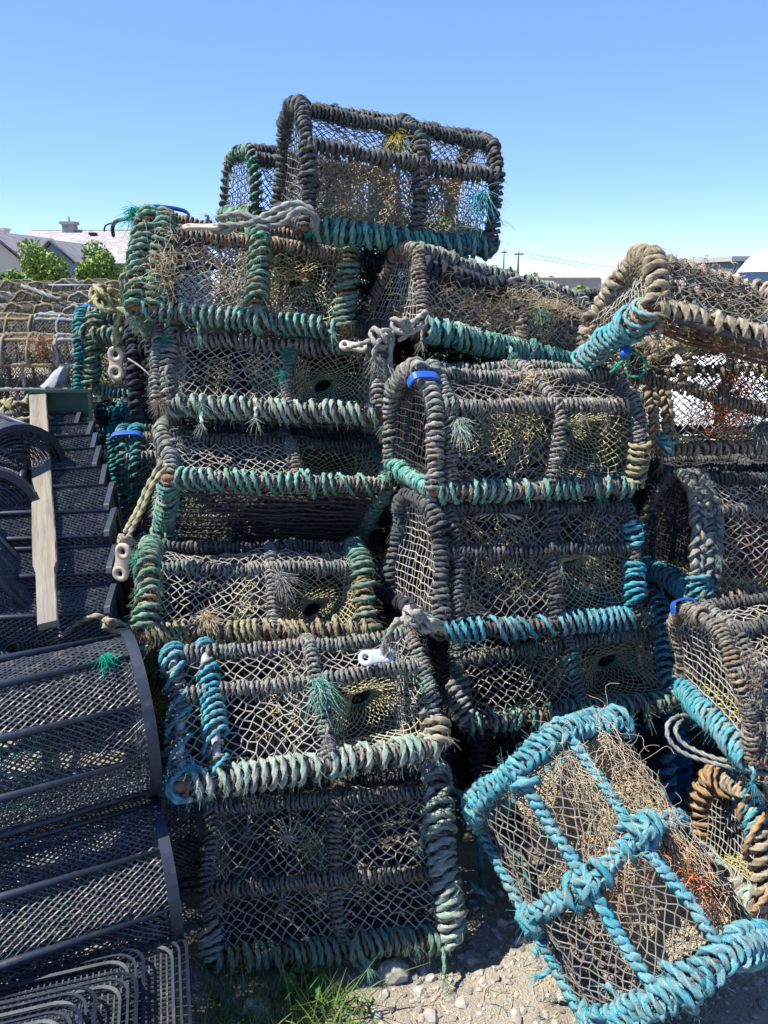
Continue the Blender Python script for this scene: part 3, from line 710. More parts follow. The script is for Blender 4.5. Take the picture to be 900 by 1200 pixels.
p = P_('A5', 'lobster pot with pale frayed bottom rail between the mint railed and green hooped pots', 15,
       {'front': 'pale', 'left': 'brown', 'hoop0': 'greyfat', 'hoopc': 'grey', 'hoop1': 'greyfat', 'mid': 'greyfat', 'top': 'grey', 'topback': 'black', 'back': 'black', 'right': 'grey'},
       {'shell': 'net_grey'}, slats=12, extra_hoop=[(-.035, 'grey')])
for i, h in ((16, 0), (22, 0), (9, 1), (14, 1)): add_tuft(p, p['HP'][h][i] + [-.01, -.022, 0], (-.3, -.6, -.2), 36, .028, 'emerald_rope', r=.0012)
add_tuft(p, np.array([p['HP'][0][0][0] - .02, -.02, 0]), (-.2, -.8, -.2), 150, .03, 'brown_rope', r=.001, spread=.8)

p = P_('A6', 'lobster pot with sloppy green hoops and a blue strap on its corner', 16,
       {'front': 'mint2', 'left': 'green', 'hoop0': 'green', 'hoopc': 'green', 'hoop1': 'green', 'mid': 'brown', 'top': 'brown', 'topback': 'black', 'back': 'black', 'right': 'green'},
       {'shell': 'net_grey', 'end': 'net_dark', 'inner': 'net_tan'}, weed=180, slats=12, extra_hoop=[(.055, 'green')])
add_strap(p, 0, .5, w=.085, off=.06, lift=.055)
add_tuft(p, p['HP'][0][24] + [-.03, -.02, .01], (-.4, -.4, -.4), 110, .045, 'emerald_rope'); add_tuft(p, p['HP'][1][20] + [0, -.03, 0], (.3, -.5, -.3), 60, .035, 'emerald_rope')
add_straw(p, (-.24, -.03, .12), (.03, .012, .07), 120, .06, r=.0007); add_straw(p, (.0, -.012, .10), (.17, .006, .07), 130, .05, 'weed', r=.0006)

p = P_('T', 'black bound lobster pot on the very top of the pile', 17,
       {'front': 'tealtan', 'left': 'black', 'right': 'tealtan', 'back': 'black', 'hoop0': 'blackfat', 'hoopc': 'blackfat', 'hoop1': 'blackfat', 'mid': 'blackfat', 'top': 'black', 'topback': 'blackfat'},
       {'shell': 'net_black', 'inner': 'net_tan', 'inner2': 'net_olive'}, weed=60, funnel_mat='net_tan')
add_tuft(p, p['ptv'](p['HP'][2], p['vm'] * .62) + [-.06, -.02, .02], (-.3, -.35, -.15), 60, .085, 'cyan_rope', r=.0016, spread=.7)
add_tuft(p, p['shell'](np.array([.45]), np.array([p['vt'] - .05]))[0], (.1, -.6, .1), 60, .06, 'net_yellow', spread=1.0)
for x0, x1, y_ in ((-.29, -.08, .17), (-.07, .04, .13), (.08, .28, .20)):   # slack sheets of tan netting inside
    m = MB(); net(m, lambda u, v: np.stack([x0 + (x1 - x0) * u, y_ + .03 * np.sin(u * 5 + v * 3) + .05 * v, .01 + .19 * v * (1 - .12 * np.sin(PI * u))], 1), 20, 15, .0017, p['rng'], .004, sides=3)
    m.build('inner_netting', 'net_tan', p['root'])
add_straw(p, (0, .2, .05), (.2, .07, .02), 160, .07, 'straw')

p = P_('T2', 'dark lobster pot with thin green spiral on its hoop, behind the topmost pot', 18,
       {'front': 'black', 'left': 'green', 'hoop0': 'greenpole', 'hoopc': 'black', 'hoop1': 'black', '*': 'black'}, {'shell': 'net_black', 'rim': 'net_green'}, slats=6)
add_tuft(p, p['HP'][0][14], (-.3, -.6, 0), 40, .03, 'emerald_rope')

p = P_('B5', 'skewed brownish lobster pot smothered in dry weed, beneath the topmost pot', 19,
       {'front': 'tealtan', 'left': 'black', 'hoop0': 'brown', 'hoopc': 'greyfat', 'hoop1': 'greyfat', 'mid': 'navybig', 'top': 'greyfat', 'topback': 'greyfat', 'back': 'black', 'right': 'black'},
       {'shell': 'net_grey', 'inner': 'net_tan'}, funnel=0, weed=120, funnel_mat='net_tan')
add_straw(p, (-.1, -.02, .09), (.13, .010, .06), 140, .06, 'weed', r=.0006); add_straw(p, (.12, .0, .17), (.13, .03, .010), 170, .08, 'straw', r=.0006); add_straw(p, (.1, -.02, .08), (.14, .010, .05), 100, .06, 'weed', r=.0006)
add_tuft(p, p['ptv'](p['HP'][1], p['vm'] * .7) + [.06, -.03, 0], (.3, -.6, .2), 60, .045, 'mint_rope')
add_straw(p, (-.2, .2, .05), (.1, .07, .03), 200, .08, 'weed')

p = P_('B4', 'lobster pot with mint spiral bottom rail and a blue strap on its left hoop', 20,
       {'front': 'mint', 'left': 'tealtight', 'hoop0': 'greyfat', 'hoopc': 'grey', 'hoop1': 'grey', 'mid': 'grey', 'top': 'grey', 'topback': 'grey', 'back': 'black', 'right': 'black'},
       {'shell': 'net_black', 'end': 'net_dark'}, extra_hoop=[(.045, 'grey')])
add_strap(p, 0, .36, w=.05, off=-.01)
add_tuft(p, p['HP'][0][13] + [.06, -.02, 0], (.2, -.7, -.3), 90, .04, 'pale_rope', r=.0017)
add_coil(p, [p['HP'][2][1], p['HP'][2][5], p['HP'][2][9]], .023, .008, .02, 'straw_rope')
add_straw(p, p['shell'](np.array([.55]), np.array([p['vt'] - .03]))[0], (.05, .012, .012), 60, .06, 'straw')

p = P_('B3', 'black roped lobster pot with sky blue turns along its bottom rail', 21,
       {'front': 'sky', 'left': 'navy', 'hoop0': 'blackfat', 'hoopc': 'black', 'hoop1': 'black', 'mid': 'black', 'top': 'black', 'topback': 'black', 'back': 'black', 'right': 'sky'},
       {'shell': 'net_black', 'end': 'net_grey', 'rim': 'net_green'}, extra_hoop=[(.05, 'black')])
h = p['HP'][2]
for i in (5, 9, 17): add_coil(p, h[i - 2:i + 3], .021, .0085, .018, 'sky_rope')
m = MB(); c0 = p['shell'](np.array([.30]), np.array([p['vt'] - .02]))[0]
for a in np.linspace(0, 2 * PI, 16, endpoint=False): tube(m, [c0 + [0, 0, .012], c0 + np.array([.03 * math.cos(a), .02 * math.sin(a), .01]), c0 + np.array([.075 * math.cos(a + .1), .05 * math.sin(a), -.004])], .0022, 5, smooth=4)
m.build('net_rosette', 'net_tan', p['root'])

p = P_('B2', 'lobster pot with black and blue coiled right hoop, above the fallen blue one', 22,
       {'front': 'mint2', 'left': 'black', 'hoop0': 'grey', 'hoopc': 'grey', 'hoop1': 'sky', 'mid': 'grey', 'top': 'black', 'topback': 'black', 'back': 'black', 'right': 'teal'},
       {'shell': 'net_grey'})
add_coil(p, p['HP'][1][8:13], .02, .007, .016, 'mint_rope'); add_coil(p, [p['HP'][0][1], p['HP'][0][5], p['HP'][0][10]], .024, .0095, .022, 'pewter_rope')

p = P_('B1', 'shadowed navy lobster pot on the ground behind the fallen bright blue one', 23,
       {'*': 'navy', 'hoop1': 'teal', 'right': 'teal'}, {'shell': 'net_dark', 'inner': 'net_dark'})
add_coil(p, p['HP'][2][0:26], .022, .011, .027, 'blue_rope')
add_coil(p, [p['HP'][2][0] + [-.07, -.05, .0], p['HP'][2][0] + [-.06, -.06, .12], p['HP'][2][0] + [-.06, -.03, .29]], .004, .014, .04, 'blue_rope')

p = P_('C5', 'round topped lobster pot with fat tan rope, tipped up on the right of the pile', 24,
       {'front': 'tanfat', 'left': 'tanmint', 'hoop0': 'tanfat', 'hoopc': 'tan', 'hoop1': 'tan', 'topback': 'tanfat', 'mid': 'none', 'top': 'tanfat', 'back': 'brown', 'right': 'tan', 'over': .015},
       {'shell': 'net_black', 'end': 'net_grey'}, shape='round', funnel=0, slat_mat='rod_brown', slats=6, slat_to=.3, cell=.036, hoops=(0, .5, 1.), inner=True, weed=60)
for h_, i_ in ((0, 14), (1, 24), (1, 10)): add_tuft(p, p['HP'][h_][i_], (0, -.5, .6), 150, .04, 'tan_rope', r=.001, spread=1.)
add_straw(p, p['shell'](np.array([.28]), np.array([.34]))[0], (.07, .02, .012), 160, .05, 'tan_rope', 'frayed_fibres', r=.0009)
m = MB(); tube(m, [(-.33, -.012, -.022), (0, -.015, -.026), (.36, -.012, -.022)], .011, 8, smooth=3); m.build('keel_rod', 'rod_black', p['root'])

p = P_('C4', 'lobster pot in chunky tan rope with a blue strap and red netting inside', 25,
       {'front': 'tan', 'left': 'tan', 'hoop0': 'tanplait', 'hoopc': 'tanplait', 'hoop1': 'tan', 'mid': 'tan', 'top': 'brown', 'topback': 'tan', 'back': 'black', 'right': 'tan'},
       {'shell': 'net_grey', 'rim': 'net_black', 'inner': 'net_black'}, funnel=0, slats=4, slat_mat='net_yellow', extra_hoop=[(-.045, 'tanplait')])
add_straw(p, (-.12, .04, .12), (.05, .02, .09), 140, .05, 'net_red', 'red_netting', r=.0016)
add_straw(p, (-.1, .05, .13), (.08, .02, .05), 60, .05, 'net_green', 'green_netting', r=.0016)
add_straw(p, (-.02, .18, .325), (.07, .04, .01), 90, .06, 'orange_rope', 'orange_netting', r=.002)
add_strap(p, 0, .62, w=.04); add_tuft(p, (-.02, -.02, .07), (0, -.8, .1), 160, .05, 'pewter_rope', spread=.9)
add_coil(p, [p['HP'][0][0] + [-.02, 0, 0], p['HP'][0][1], p['HP'][0][3]], .020, .009, .02, 'cyan_rope')

p = P_('C3', 'lobster pot with grey plaited left hoop and yellow netting on its base', 26,
       {'front': 'tan', 'left': 'cyantan', 'hoop0': 'greyplait', 'hoopc': 'grey', 'hoop1': 'grey', 'mid': 'grey', 'top': 'black', 'topback': 'black', 'back': 'black', 'right': 'black'},
       {'shell': 'net_grey', 'base': 'net_yellow', 'inner': 'net_red', 'end': 'net_dark'}, funnel=0, extra_hoop=[(.045, 'greyplait')], slat_mat='rod_brown', slats=5)
add_straw(p, (-.05, .12, .12), (.08, .04, .06), 160, .06, 'orange_rope', 'orange_netting', r=.0009)
add_coil(p, [p['HP'][0][0] + [.02, -.01, 0], p['HP'][0][2], p['HP'][0][5]], .024, .008, .018, 'cyan_rope')

p = P_('C2', 'lobster pot with hairy brown hoop, second from the ground on the right', 27,
       {'front': 'brown', 'left': 'cyantan', 'hoop0': 'brown', 'hoopc': 'grey', 'hoop1': 'grey', 'mid': 'grey', 'top': 'black', 'topback': 'black', 'back': 'black', 'right': 'black'},
       {'shell': 'net_grey', 'base': 'net_yellow', 'end': 'net_grey'}, funnel=0, extra_hoop=[(.05, 'grey')], slats=6)
add_strap(p, 0, .62, w=.04); add_straw(p, p['HP'][0][14] + [.02, -.02, 0], (.012, .02, .07), 140, .035, 'brown_rope', 'frayed_fibres')

p = P_('C1', 'small lobster pot edged in orange and tan rope on the ground at the right', 28,
       {'front': 'tealtan', 'left': 'mixed', 'hoop0': 'orange', 'hoopc': 'tan', 'hoop1': 'tan', 'mid': 'tan', 'top': 'tan', 'topback': 'tan', 'back': 'black', 'right': 'black'},
       {'shell': 'net_grey', 'end': 'net_grey', 'base': 'net_yellow'}, funnel=0, end_sq=True, slats=6)
add_coil(p, p['HP'][0][14:24], .022, .009, .03, 'cyan_rope')

p = P_('F', 'bright blue roped lobster pot fallen on its corner in front of the pile', 29,
       {'front': 'cyanrail', 'left': 'cyanfat', 'hoop0': 'cyanfat', 'hoopc': 'cyanplait', 'hoop1': 'cyanfat', 'mid': 'none', 'top': 'cyanrail', 'topback': 'cyanrail', 'back': 'cyanplait', 'right': 'cyanfat', 'over': .005},
       {'shell': 'net_black', 'end': 'net_black', 'inner': 'net_tan'}, funnel=0, hoops=(0, .5, 1.), slat_mat='rod_brown', slats=10, cell=.030, weed=0, net_r=.0018, jit=.012)
L_, D_, H_ = p['d'][:3]
for (c_, sz, n_, ln_) in (((-.12, D_ * .62, H_ + .012), (.10, .035, .004), 150, .085), ((.10, D_ * .35, H_ * .75), (.05, .03, .01), 60, .05), ((-.05, D_ * .86, H_ * .82), (.16, .02, .02), 260, .075)):
    add_straw(p, c_, sz, n_, ln_, r=.00055, curl=.6)
add_straw(p, (.02, D_ * .45, H_ * .5), (.06, .05, .04), 110, .06, 'net_orange', 'orange_netting', r=.0014); add_straw(p, (.13, D_ * .80, H_ * .85), (.05, .03, .02), 80, .05, 'net_orange', 'orange_netting', r=.0012)
for (xa, xb, ya, yb, za, zb) in ((-.26, -.03, .12, .40, .05, .24), (0.0, .24, .16, .40, .05, .22), (-.24, .2, .26, .42, .02, .10)):
    m = MB(); net(m, lambda u, v: np.stack([xa + (xb - xa) * u, ya + (yb - ya) * v, za + (zb - za) * (v + .25 * np.sin(u * 6 + v * 2)) * .9], 1), 40, 36, .0016, p['rng'], .0012, sides=3)
    m.build('inner_netting', 'net_tan', p['root'])
for v_ in (p['vt'], 1 - p['vt'], .02):      # knots where the middle hoop crosses the rails
    k_ = int(v_ * 59); add_coil(p, p['HP'][1][max(0, k_ - 3):k_ + 4], .025, .0105, .024, 'cyan_rope', 'lashing', fuzz=80)
    c_ = p['HP'][1][min(max(k_, 2), 57)]; rg = p['rng']; m = MB(); o_ = nrm(c_ - np.array([c_[0], D_ / 2, H_ * .4])); rope(m, [c_ + o_ * .022 + .022 * np.array([math.cos(a), .8 * math.sin(1.7 * a), math.sin(a)]) for a in np.linspace(0, 9, 15)], .0095, rg); m.build('knot', 'cyan_rope', p['root'])
m = MB(); tube(m, [(-.27, .02, .05), (-.1, .05, .12), (.05, .0, .03)], .004, 5, smooth=5); m.build('loose_twine', 'net_green', p['root'])
for i in range(7):
    h = p['HP'][i % 3]; j = int(p['rng'].integers(6, 54)); add_tuft(p, h[j], nrm(h[j] - np.array([h[j][0], D_ / 2, H_ / 3])), 40, .05, 'cyan_rope', r=.0008, spread=.9)

p = P_('L1', 'small green and teal roped lobster pot wearing a blue strap, left of the pile', 30,
       {'front': 'tealtight', 'left': 'teal', 'hoop0': 'teal', 'hoopc': 'green', 'hoop1': 'grey', '*': 'green'}, {'shell': 'net_black', 'inner': 'net_yellow'}, hoops=(0, .5, 1.), funnel=-1, funnel_mat='net_olive', extra_hoop=[(.05, 'green')])
add_strap(p, 0, .42, w=.07, off=.04); add_tuft(p, p['HP'][0][26] + [.09, -.02, .02], (.3, -.4, .2), 70, .04, 'emerald_rope')
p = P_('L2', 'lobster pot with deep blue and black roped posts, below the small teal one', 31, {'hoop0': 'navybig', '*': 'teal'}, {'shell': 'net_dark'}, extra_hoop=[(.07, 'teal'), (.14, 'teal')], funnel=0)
p = P_('L3', 'lobster pot with two knobbly blue posts and a blue strap over them', 32, {'hoop0': 'bluepole', 'hoopc': 'grey', '*': 'grey'}, {'shell': 'net_grey'}, extra_hoop=[(.05, 'bluepole')], funnel=0)
add_strap(p, 0, .38, w=.07, off=.02)
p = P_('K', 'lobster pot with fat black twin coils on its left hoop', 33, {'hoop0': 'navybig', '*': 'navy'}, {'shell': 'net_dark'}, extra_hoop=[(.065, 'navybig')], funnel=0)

# rear pots, added to block light so the front pots stay dark inside
rear = make_pot([0, 0, 0, 0, 0, 0, .66, .42, .32, .2, .03, .1], 'weathered black lobster pot added behind the front pots to darken the gaps', 40, {'*': 'black'}, {'shell': 'net_dark', 'inner': 'net_dark'},
                'lobster pots added behind to darken the pile', q=1.7, slats=9, name='lobster_pot', cell=.036)['root']  # object name shared with the front pots; these are added for darkness
index_children()
REAR = [(-.12, 2.30, .0, .05, -.1), (-.10, 2.42, .32, .15, -.2), (-.16, 2.72, .62, .2, -.2), (-.05, 2.98, .94, .2, -.15), (.02, 3.10, 1.27, .1, -.1), (-.02, 3.12, 1.58, .15, -.05),
        (.62, 2.66, .0, 0, -.1), (.62, 2.68, .36, 0, -.1), (.50, 2.66, .80, .2, -.1), (.45, 2.80, 1.16, .25, -.05), (.75, 3.02, 1.45, .4, -.1), (.0, 3.02, 1.66, .25, -.05), (-.62, 3.38, 1.66, .1, 0), (-.05, 3.42, 1.66, .1, 0), (1.35, 2.35, .05, .0, -.1), (1.45, 2.40, .42, .0, -.1), (1.40, 2.80, .80, .05, -.05),
        (-.95, 3.0, .55, .05, 0), (-.95, 3.45, .58, 0, 0)]
for c_ in range(4):             # a third and a fourth row added for darkness, lower to the right
    for r_ in range(2):
        for z_ in range(3 if c_ == 3 else 5): REAR.append((-.60 + .70 * c_ + .05 * r_, 3.22 + .02 * z_ + .47 * r_, .0 + .33 * z_, .05 * ((c_ + z_) % 3 - 1), -.03))
for z_ in range(1, 3): REAR.append((-.86, 2.22 + .03 * z_, .32 * z_, .03, -.05))     # added to darken behind the drum traps
for z_ in range(2): REAR.append((-1.15, 2.75, .30 * z_, .0, .0))
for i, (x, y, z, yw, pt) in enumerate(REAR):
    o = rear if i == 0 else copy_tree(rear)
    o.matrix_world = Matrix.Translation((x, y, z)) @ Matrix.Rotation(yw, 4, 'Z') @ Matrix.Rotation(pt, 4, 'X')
# ------------------------------------------------------------------ black plastic traps, left
def flat_loop(mb, pts, w, th, ax, tone=.5):
    """a closed hoop of flat bar: w along ax, th across"""
    p = np.asarray(pts, float); c = p.mean(0); o = nrm(p - c); ax = np.asarray(ax, float); n = len(p); V = []
    for a, b in ((-w / 2, -th / 2), (w / 2, -th / 2), (w / 2, th / 2), (-w / 2, th / 2)): V.append(p + ax * a + o * b)
    v = np.stack(V, 1).reshape(-1, 3); i = np.arange(n)[:, None]; j = np.arange(4)[None]
    q = np.stack([i * 4 + j, i * 4 + (j + 1) % 4, ((i + 1) % n) * 4 + (j + 1) % 4, ((i + 1) % n) * 4 + j], -1).reshape(-1, 4)
    mb.add(v, q, None, tone)
def plastic_trap(name, label, mtx, L, prof, bars, seed, group=None, cellw=.017, cellh=.012, bar_r=.011, end='grid', q=1, rw=.018, cat='trap', both=True):
    """black mesh round a set of long bars, a flat end ring at each end; local x is the length, prof is a closed (y, z) outline"""
    rng = np.random.default_rng(seed); root = empty(name, label, cat, group, mtx=mtx)
    P = np.asarray(prof, float); P = np.vstack([P, P[:1]]); P3 = np.stack([np.zeros(len(P)), P[:, 0], P[:, 1]], 1); P3 = resample(P3, n=121); per = arclen(P3)[-1]
    ctr = P3[:-1].mean(0)
    def S(u, v):
        t = (v % 1.0001) * 120; y = np.interp(t, np.arange(121), P3[:, 1]); z = np.interp(t, np.arange(121), P3[:, 2])
        k = 1 - .03 * np.sin(PI * u) * np.abs(np.sin(v * PI * len(bars)))
        return np.stack([(u - .5) * L, ctr[1] + (y - ctr[1]) * .965 * k, ctr[2] + (z - ctr[2]) * .965 * k], 1)
    m = MB(); net(m, S, int(L / cellw), int(per / cellh), .0021, rng, .0008, sides=3 if q > 1 else 4, knots=False); m.build('mesh_wrap', 'plastic_mesh', root, smooth=False)
    for b in bars:
        t = b * 120; c = np.array([np.interp(t, np.arange(121), P3[:, k]) for k in (0, 1, 2)])
        m = MB(); tube(m, [c + [-L / 2 + .004, 0, 0], c + [0, 0, 0], c + [L / 2 - .004, 0, 0]], bar_r, 10); m.build('long_bar', 'plastic_black', root)
    for s in ((-1, 1) if both else (1,)):
        m = MB(); flat_loop(m, P3[:-1] + np.array([s * (L / 2 - rw / 2), 0, 0]), rw, .010, (1, 0, 0)); flat_loop(m, (P3[:-1] - ctr) * .97 + ctr + np.array([s * (L / 2 + .004), 0, 0]), .008, .022, (1, 0, 0))
        ring = m.build('end_ring', 'plastic_black', root, smooth=False)
        m = MB(); R = np.linalg.norm((P3 - ctr)[:, 1:], axis=1).mean()
        if end == 'round':
            for k in np.linspace(.15, .93, 11): tube(m, (P3 - ctr) * k + ctr + np.array([s * L / 2, 0, 0]), .0028, 4, cap=False)
            for a in range(0, 120, 6): tube(m, [ctr + (P3[a] - ctr) * .12 + [s * L / 2, 0, 0], ctr + (P3[a] - ctr) * .95 + [s * L / 2, 0, 0]], .0022, 4)
        else:
            def E_(u, v): 
                t = v * 60; ip = lambda tt: np.stack([np.interp(tt, np.arange(121), P3[:, i]) for i in range(3)], 1)
                return (ip(t) * (1 - u)[:, None] + ip(120 - t) * u[:, None] - ctr) * .96 + ctr + np.array([s * (L / 2 - .006), 0, 0])
            net(m, E_, 16, 20, .002, rng, .0005, knots=False, sides=3)
        m.build('end_mesh', 'plastic_mesh', ring, smooth=False)
    return root
def d_profile(w, h, n=12):
    a = np.linspace(0, PI, n); return np.vstack([np.stack([-w / 2 * np.cos(a), h * .25 + h * .75 * np.sin(a) ** .75], 1), [[w / 2, 0], [-w / 2, 0]]])
def circ(r, n=36):
    a = np.linspace(0, 2 * PI, n, endpoint=False); return np.stack([r * np.cos(a), r * np.sin(a)], 1)
TG = 'black plastic traps'
def axis_mtx(end, direction, L, roll=0.):
    """local +x end sits at `end`; local x points along direction"""
    x = Vector(direction).normalized(); z = Vector((0, 0, 1)); y = z.cross(x).normalized(); z = x.cross(y)
    R = Matrix((x, y, z)).transposed().to_4x4(); c = Vector(end) - x * (L / 2)
    return Matrix.Translation(c) @ R @ Matrix.Rotation(roll, 4, 'X')
EP1, EP2 = (-.625, 1.75, .745), (-.555, 1.61, .375)
t1 = plastic_trap('plastic_trap', 'black mesh drum trap with four long bars, upper of the two at lower left', axis_mtx(EP1, (.89, .46, .01), .72), .72, circ(.205), np.array([.0, .1, .2, .3, .4, .5, .6, .7, .8, .9]) + .005, 51, TG, cellw=.021, cellh=.0145)
t2 = plastic_trap('plastic_trap', 'black mesh drum trap with green tie, directly under the upper drum trap', axis_mtx(EP2, (.90, .43, .0), .74), .74, circ(.195), np.array([.0, .11, .22, .33, .44, .55, .66, .77, .88]) + .02, 52, TG, cellw=.021, cellh=.0145)
t3 = plastic_trap('plastic_trap', 'black mesh drum trap added to darken behind the lower drum trap', axis_mtx((-.56, 2.03, .21), (.95, .25, .0), .74), .74, circ(.195), np.arange(9) / 9, 53, TG, cellw=.021, cellh=.0145)  # added to cover bright ground seen through the lower drum
for t_, spots in ((t1, ((-.14, .32), (.29, .31))), (t2, ((-.05, .30),))):
    for (x_, v_) in spots:
        a = v_ * 2 * PI; r_ = .205; m = MB(); rg = np.random.default_rng(5); tuft(m, (x_, -abs(r_ * math.cos(a)) * 1.0, r_ * math.sin(a) + .012), (0, -.6, .5), 40, .035, rg, .0012, .9); m.build('green_tie', 'emerald_rope', t_)
# an old creel net stuffed inside each, and white foam dregs: loose netting seen dimly through the mesh
for t_, sd in ((t1, 3), (t2, 4)):
    rg = np.random.default_rng(sd); m = MB(); net(m, lambda u, v: np.stack([-.25 + .4 * u, -.08 + .16 * v, -.10 + .12 * np.sin(u * 5) * np.sin(v * 4)], 1), 18, 14, .0014, rg, .006, sides=3); m.build('entrance_net', 'net_green', t_)
# nested black trap lids at the very bottom left
def tray(idx, c, rz, w, d, tilt, label):
    root = empty('mesh_lid', label, 'plastic lid', 'nested plastic lids', mtx=Matrix.Translation(c) @ Matrix.Rotation(rz, 4, 'Z') @ Matrix.Rotation(tilt, 4, 'X'))
    def rr(w, d, r, n=7):
        P = []
        for (sx, sy, a0) in ((1, 1, 0), (-1, 1, PI / 2), (-1, -1, PI), (1, -1, 1.5 * PI)):
            for a in np.linspace(a0, a0 + PI / 2, n): P.append((sx * (w / 2 - r) + r * math.cos(a), sy * (d / 2 - r) + r * math.sin(a)))
        return np.array(P)
    def loop(mb, w, d, r, z, th):
        p = rr(w, d, r); p = np.vstack([p, p[:1]]); tube(mb, np.stack([p[:, 0], p[:, 1], np.full(len(p), z)], 1), th, 6, cap=False)
    m = MB()
    def band(w0, w1, z0, z1, th=.004):
        a = rr(w0, w0 - w + d, .05); b = rr(w1, w1 - w + d, .05 - (w0 - w1) / 2 * .6); n = len(a)
        V = np.stack([np.c_[a, np.full(n, z0)], np.c_[b, np.full(n, z1)], np.c_[b, np.full(n, z1 - th)], np.c_[a, np.full(n, z0 - th)]], 1).reshape(-1, 3)
        i = np.arange(n)[:, None]; j = np.arange(4)[None]; m.add(V, np.stack([i * 4 + j, ((i + 1) % n) * 4 + j, ((i + 1) % n) * 4 + (j + 1) % 4, i * 4 + (j + 1) % 4], -1).reshape(-1, 4))
    band(w, w - .014, 0, .004); band(w - .034, w - .044, .006, .006); band(w - .064, w - .076, .006, .004)
    m.build('rim', 'plastic_black', root, smooth=False)
    m = MB(); A = rr(w - .014, d - .014, .045, 22); B_ = rr(w - .070, d - .070, .03, 22)
    A2 = resample(np.c_[np.vstack([A, A[:1]]), np.full(len(A) + 1, .003)], n=90); B2 = resample(np.c_[np.vstack([B_, B_[:1]]), np.full(len(B_) + 1, .003)], n=90)
    for a, b in zip(A2, B2): tube(m, [a, b], .0035, 4)
    m.build('rim_ribs', 'plastic_black', root, smooth=False)
    m = MB(); net(m, lambda u, v: np.stack([(u - .5) * (w - .07), (v - .5) * (d - .07), np.full(len(u), -.012)], 1), int(w / .014), int(d / .014), .0026, np.random.default_rng(idx), .0002, square=True, knots=False, sides=4); m.build('grid_panel', 'plastic_mesh', root, smooth=False)
TR = [((-.69, 1.13, .36), .28, .62, .50, 'black lid with slotted rim, widest and lowest of the nested lids'), ((-.74, 1.09, .385), .29, .56, .46, 'black slotted lid lying just inside the widest lid'),
      ((-.72, 1.03, .41), .28, .53, .42, 'black slotted lid in the middle of the nested lids'), ((-.77, .985, .435), .28, .50, .40, 'black slotted lid second from the top of the nested lids'), ((-.75, .95, .46), .28, .44, .36, 'smallest black lid at the top of the nested lids')]
for i, (c, rz, w, d_, lb) in enumerate(TR): tray(i, c, rz, w, d_, -.06, lb)
# a crate under them, so that the lids do not hover
root = empty('plastic_crate', 'black plastic crate carrying the nested lids', 'crate', loc=(-.73, 1.07, 0), rot=(0, 0, .28))
m = MB()
for (c, s) in (((0, .21, .17), (.54, .008, .33)), ((0, -.21, .17), (.54, .008, .33)), ((.27, 0, .17), (.008, .41, .33)), ((-.27, 0, .17), (.008, .41, .33)), ((0, 0, .012), (.53, .41, .008))): box(m, c, s)
m.build('crate_walls', 'plastic_black', root, smooth=False)
m = MB()
for z in (.06, .17, .28):
    for (c, s) in (((0, .217, z), (.545, .006, .02)), ((0, -.217, z), (.545, .006, .02)), ((.277, 0, z), (.006, .42, .02)), ((-.277, 0, z), (.006, .42, .02))): box(m, c, s)
m.build('crate_ribs', 'plastic_black', root, smooth=False)

# the receding row of slim black traps with a plank over them
n_q = 9; QP = []
xr = [131, 133, 132, 130, 121, 113, 110, 106, 92]; yt = [694, 646, 604, 572, 551, 531, 513, 500, 487]
for i in range(n_q):
    Y = 2.02 + .125 * i; w = at(xr[i], yt[i], Y); QP.append(w)
box_prof = lambda d, h: np.array([[-d / 2, h - .012], [-d / 2 + .012, h], [d / 2 - .012, h], [d / 2, h - .012], [d / 2, .012], [d / 2 - .012, 0], [-d / 2 + .012, 0], [-d / 2, .012]])
QL = ['first slim black mesh trap of the row, nearest the tan lead rope', 'second slim black mesh trap of the row under the plank', 'third slim black mesh trap of the row under the plank', 'fourth slim black mesh trap of the row under the plank',
      'middle slim black mesh trap of the row under the plank', 'sixth slim black mesh trap of the row under the plank', 'seventh slim black mesh trap of the row under the plank', 'eighth slim black mesh trap of the row, beside the blue roped posts', 'farthest slim black mesh trap of the row, under the end of the plank']
rgq = np.random.default_rng(8)
for i, w in enumerate(QP):
    L = .62; d_ = .15; h = .30; pr = box_prof(d_, h)
    mt = Matrix.Translation((w[0] - L / 2, w[1], w[2] - h * .97)) @ Matrix.Rotation(.17 + rgq.normal(0, .02), 4, 'Z') @ Matrix.Rotation(.28 + rgq.normal(0, .05), 4, 'X')
    plastic_trap('plastic_trap', QL[i], mt, L, pr, [.005, .155, .50, .66], 60 + i, 'slim plastic traps in a row', cellw=.022, cellh=.014, q=2, rw=.008, bar_r=.009)
# heap of the same traps lower down is hidden; two long timbers carry the row
root = empty('timber_bearer', 'dark timber carrying the row of slim black traps', 'timber')
m = MB(); a = QP[0] - [.45, 0, .47]; b = QP[-1] - [.45, 0, .47]
for dx in (-.2, .2): tube(m, [a + [dx, -.05, 0], b + [dx, .05, 0]], .045, 4)
for P_q in (a, (a + b) / 2, b):
    for dx in (-.2, .2): tube(m, [P_q * [1, 1, 0] + [dx, 0, 0], P_q + [dx, 0, -.02]], .04, 4)
m.build('bearer', 'grey_wood', root)
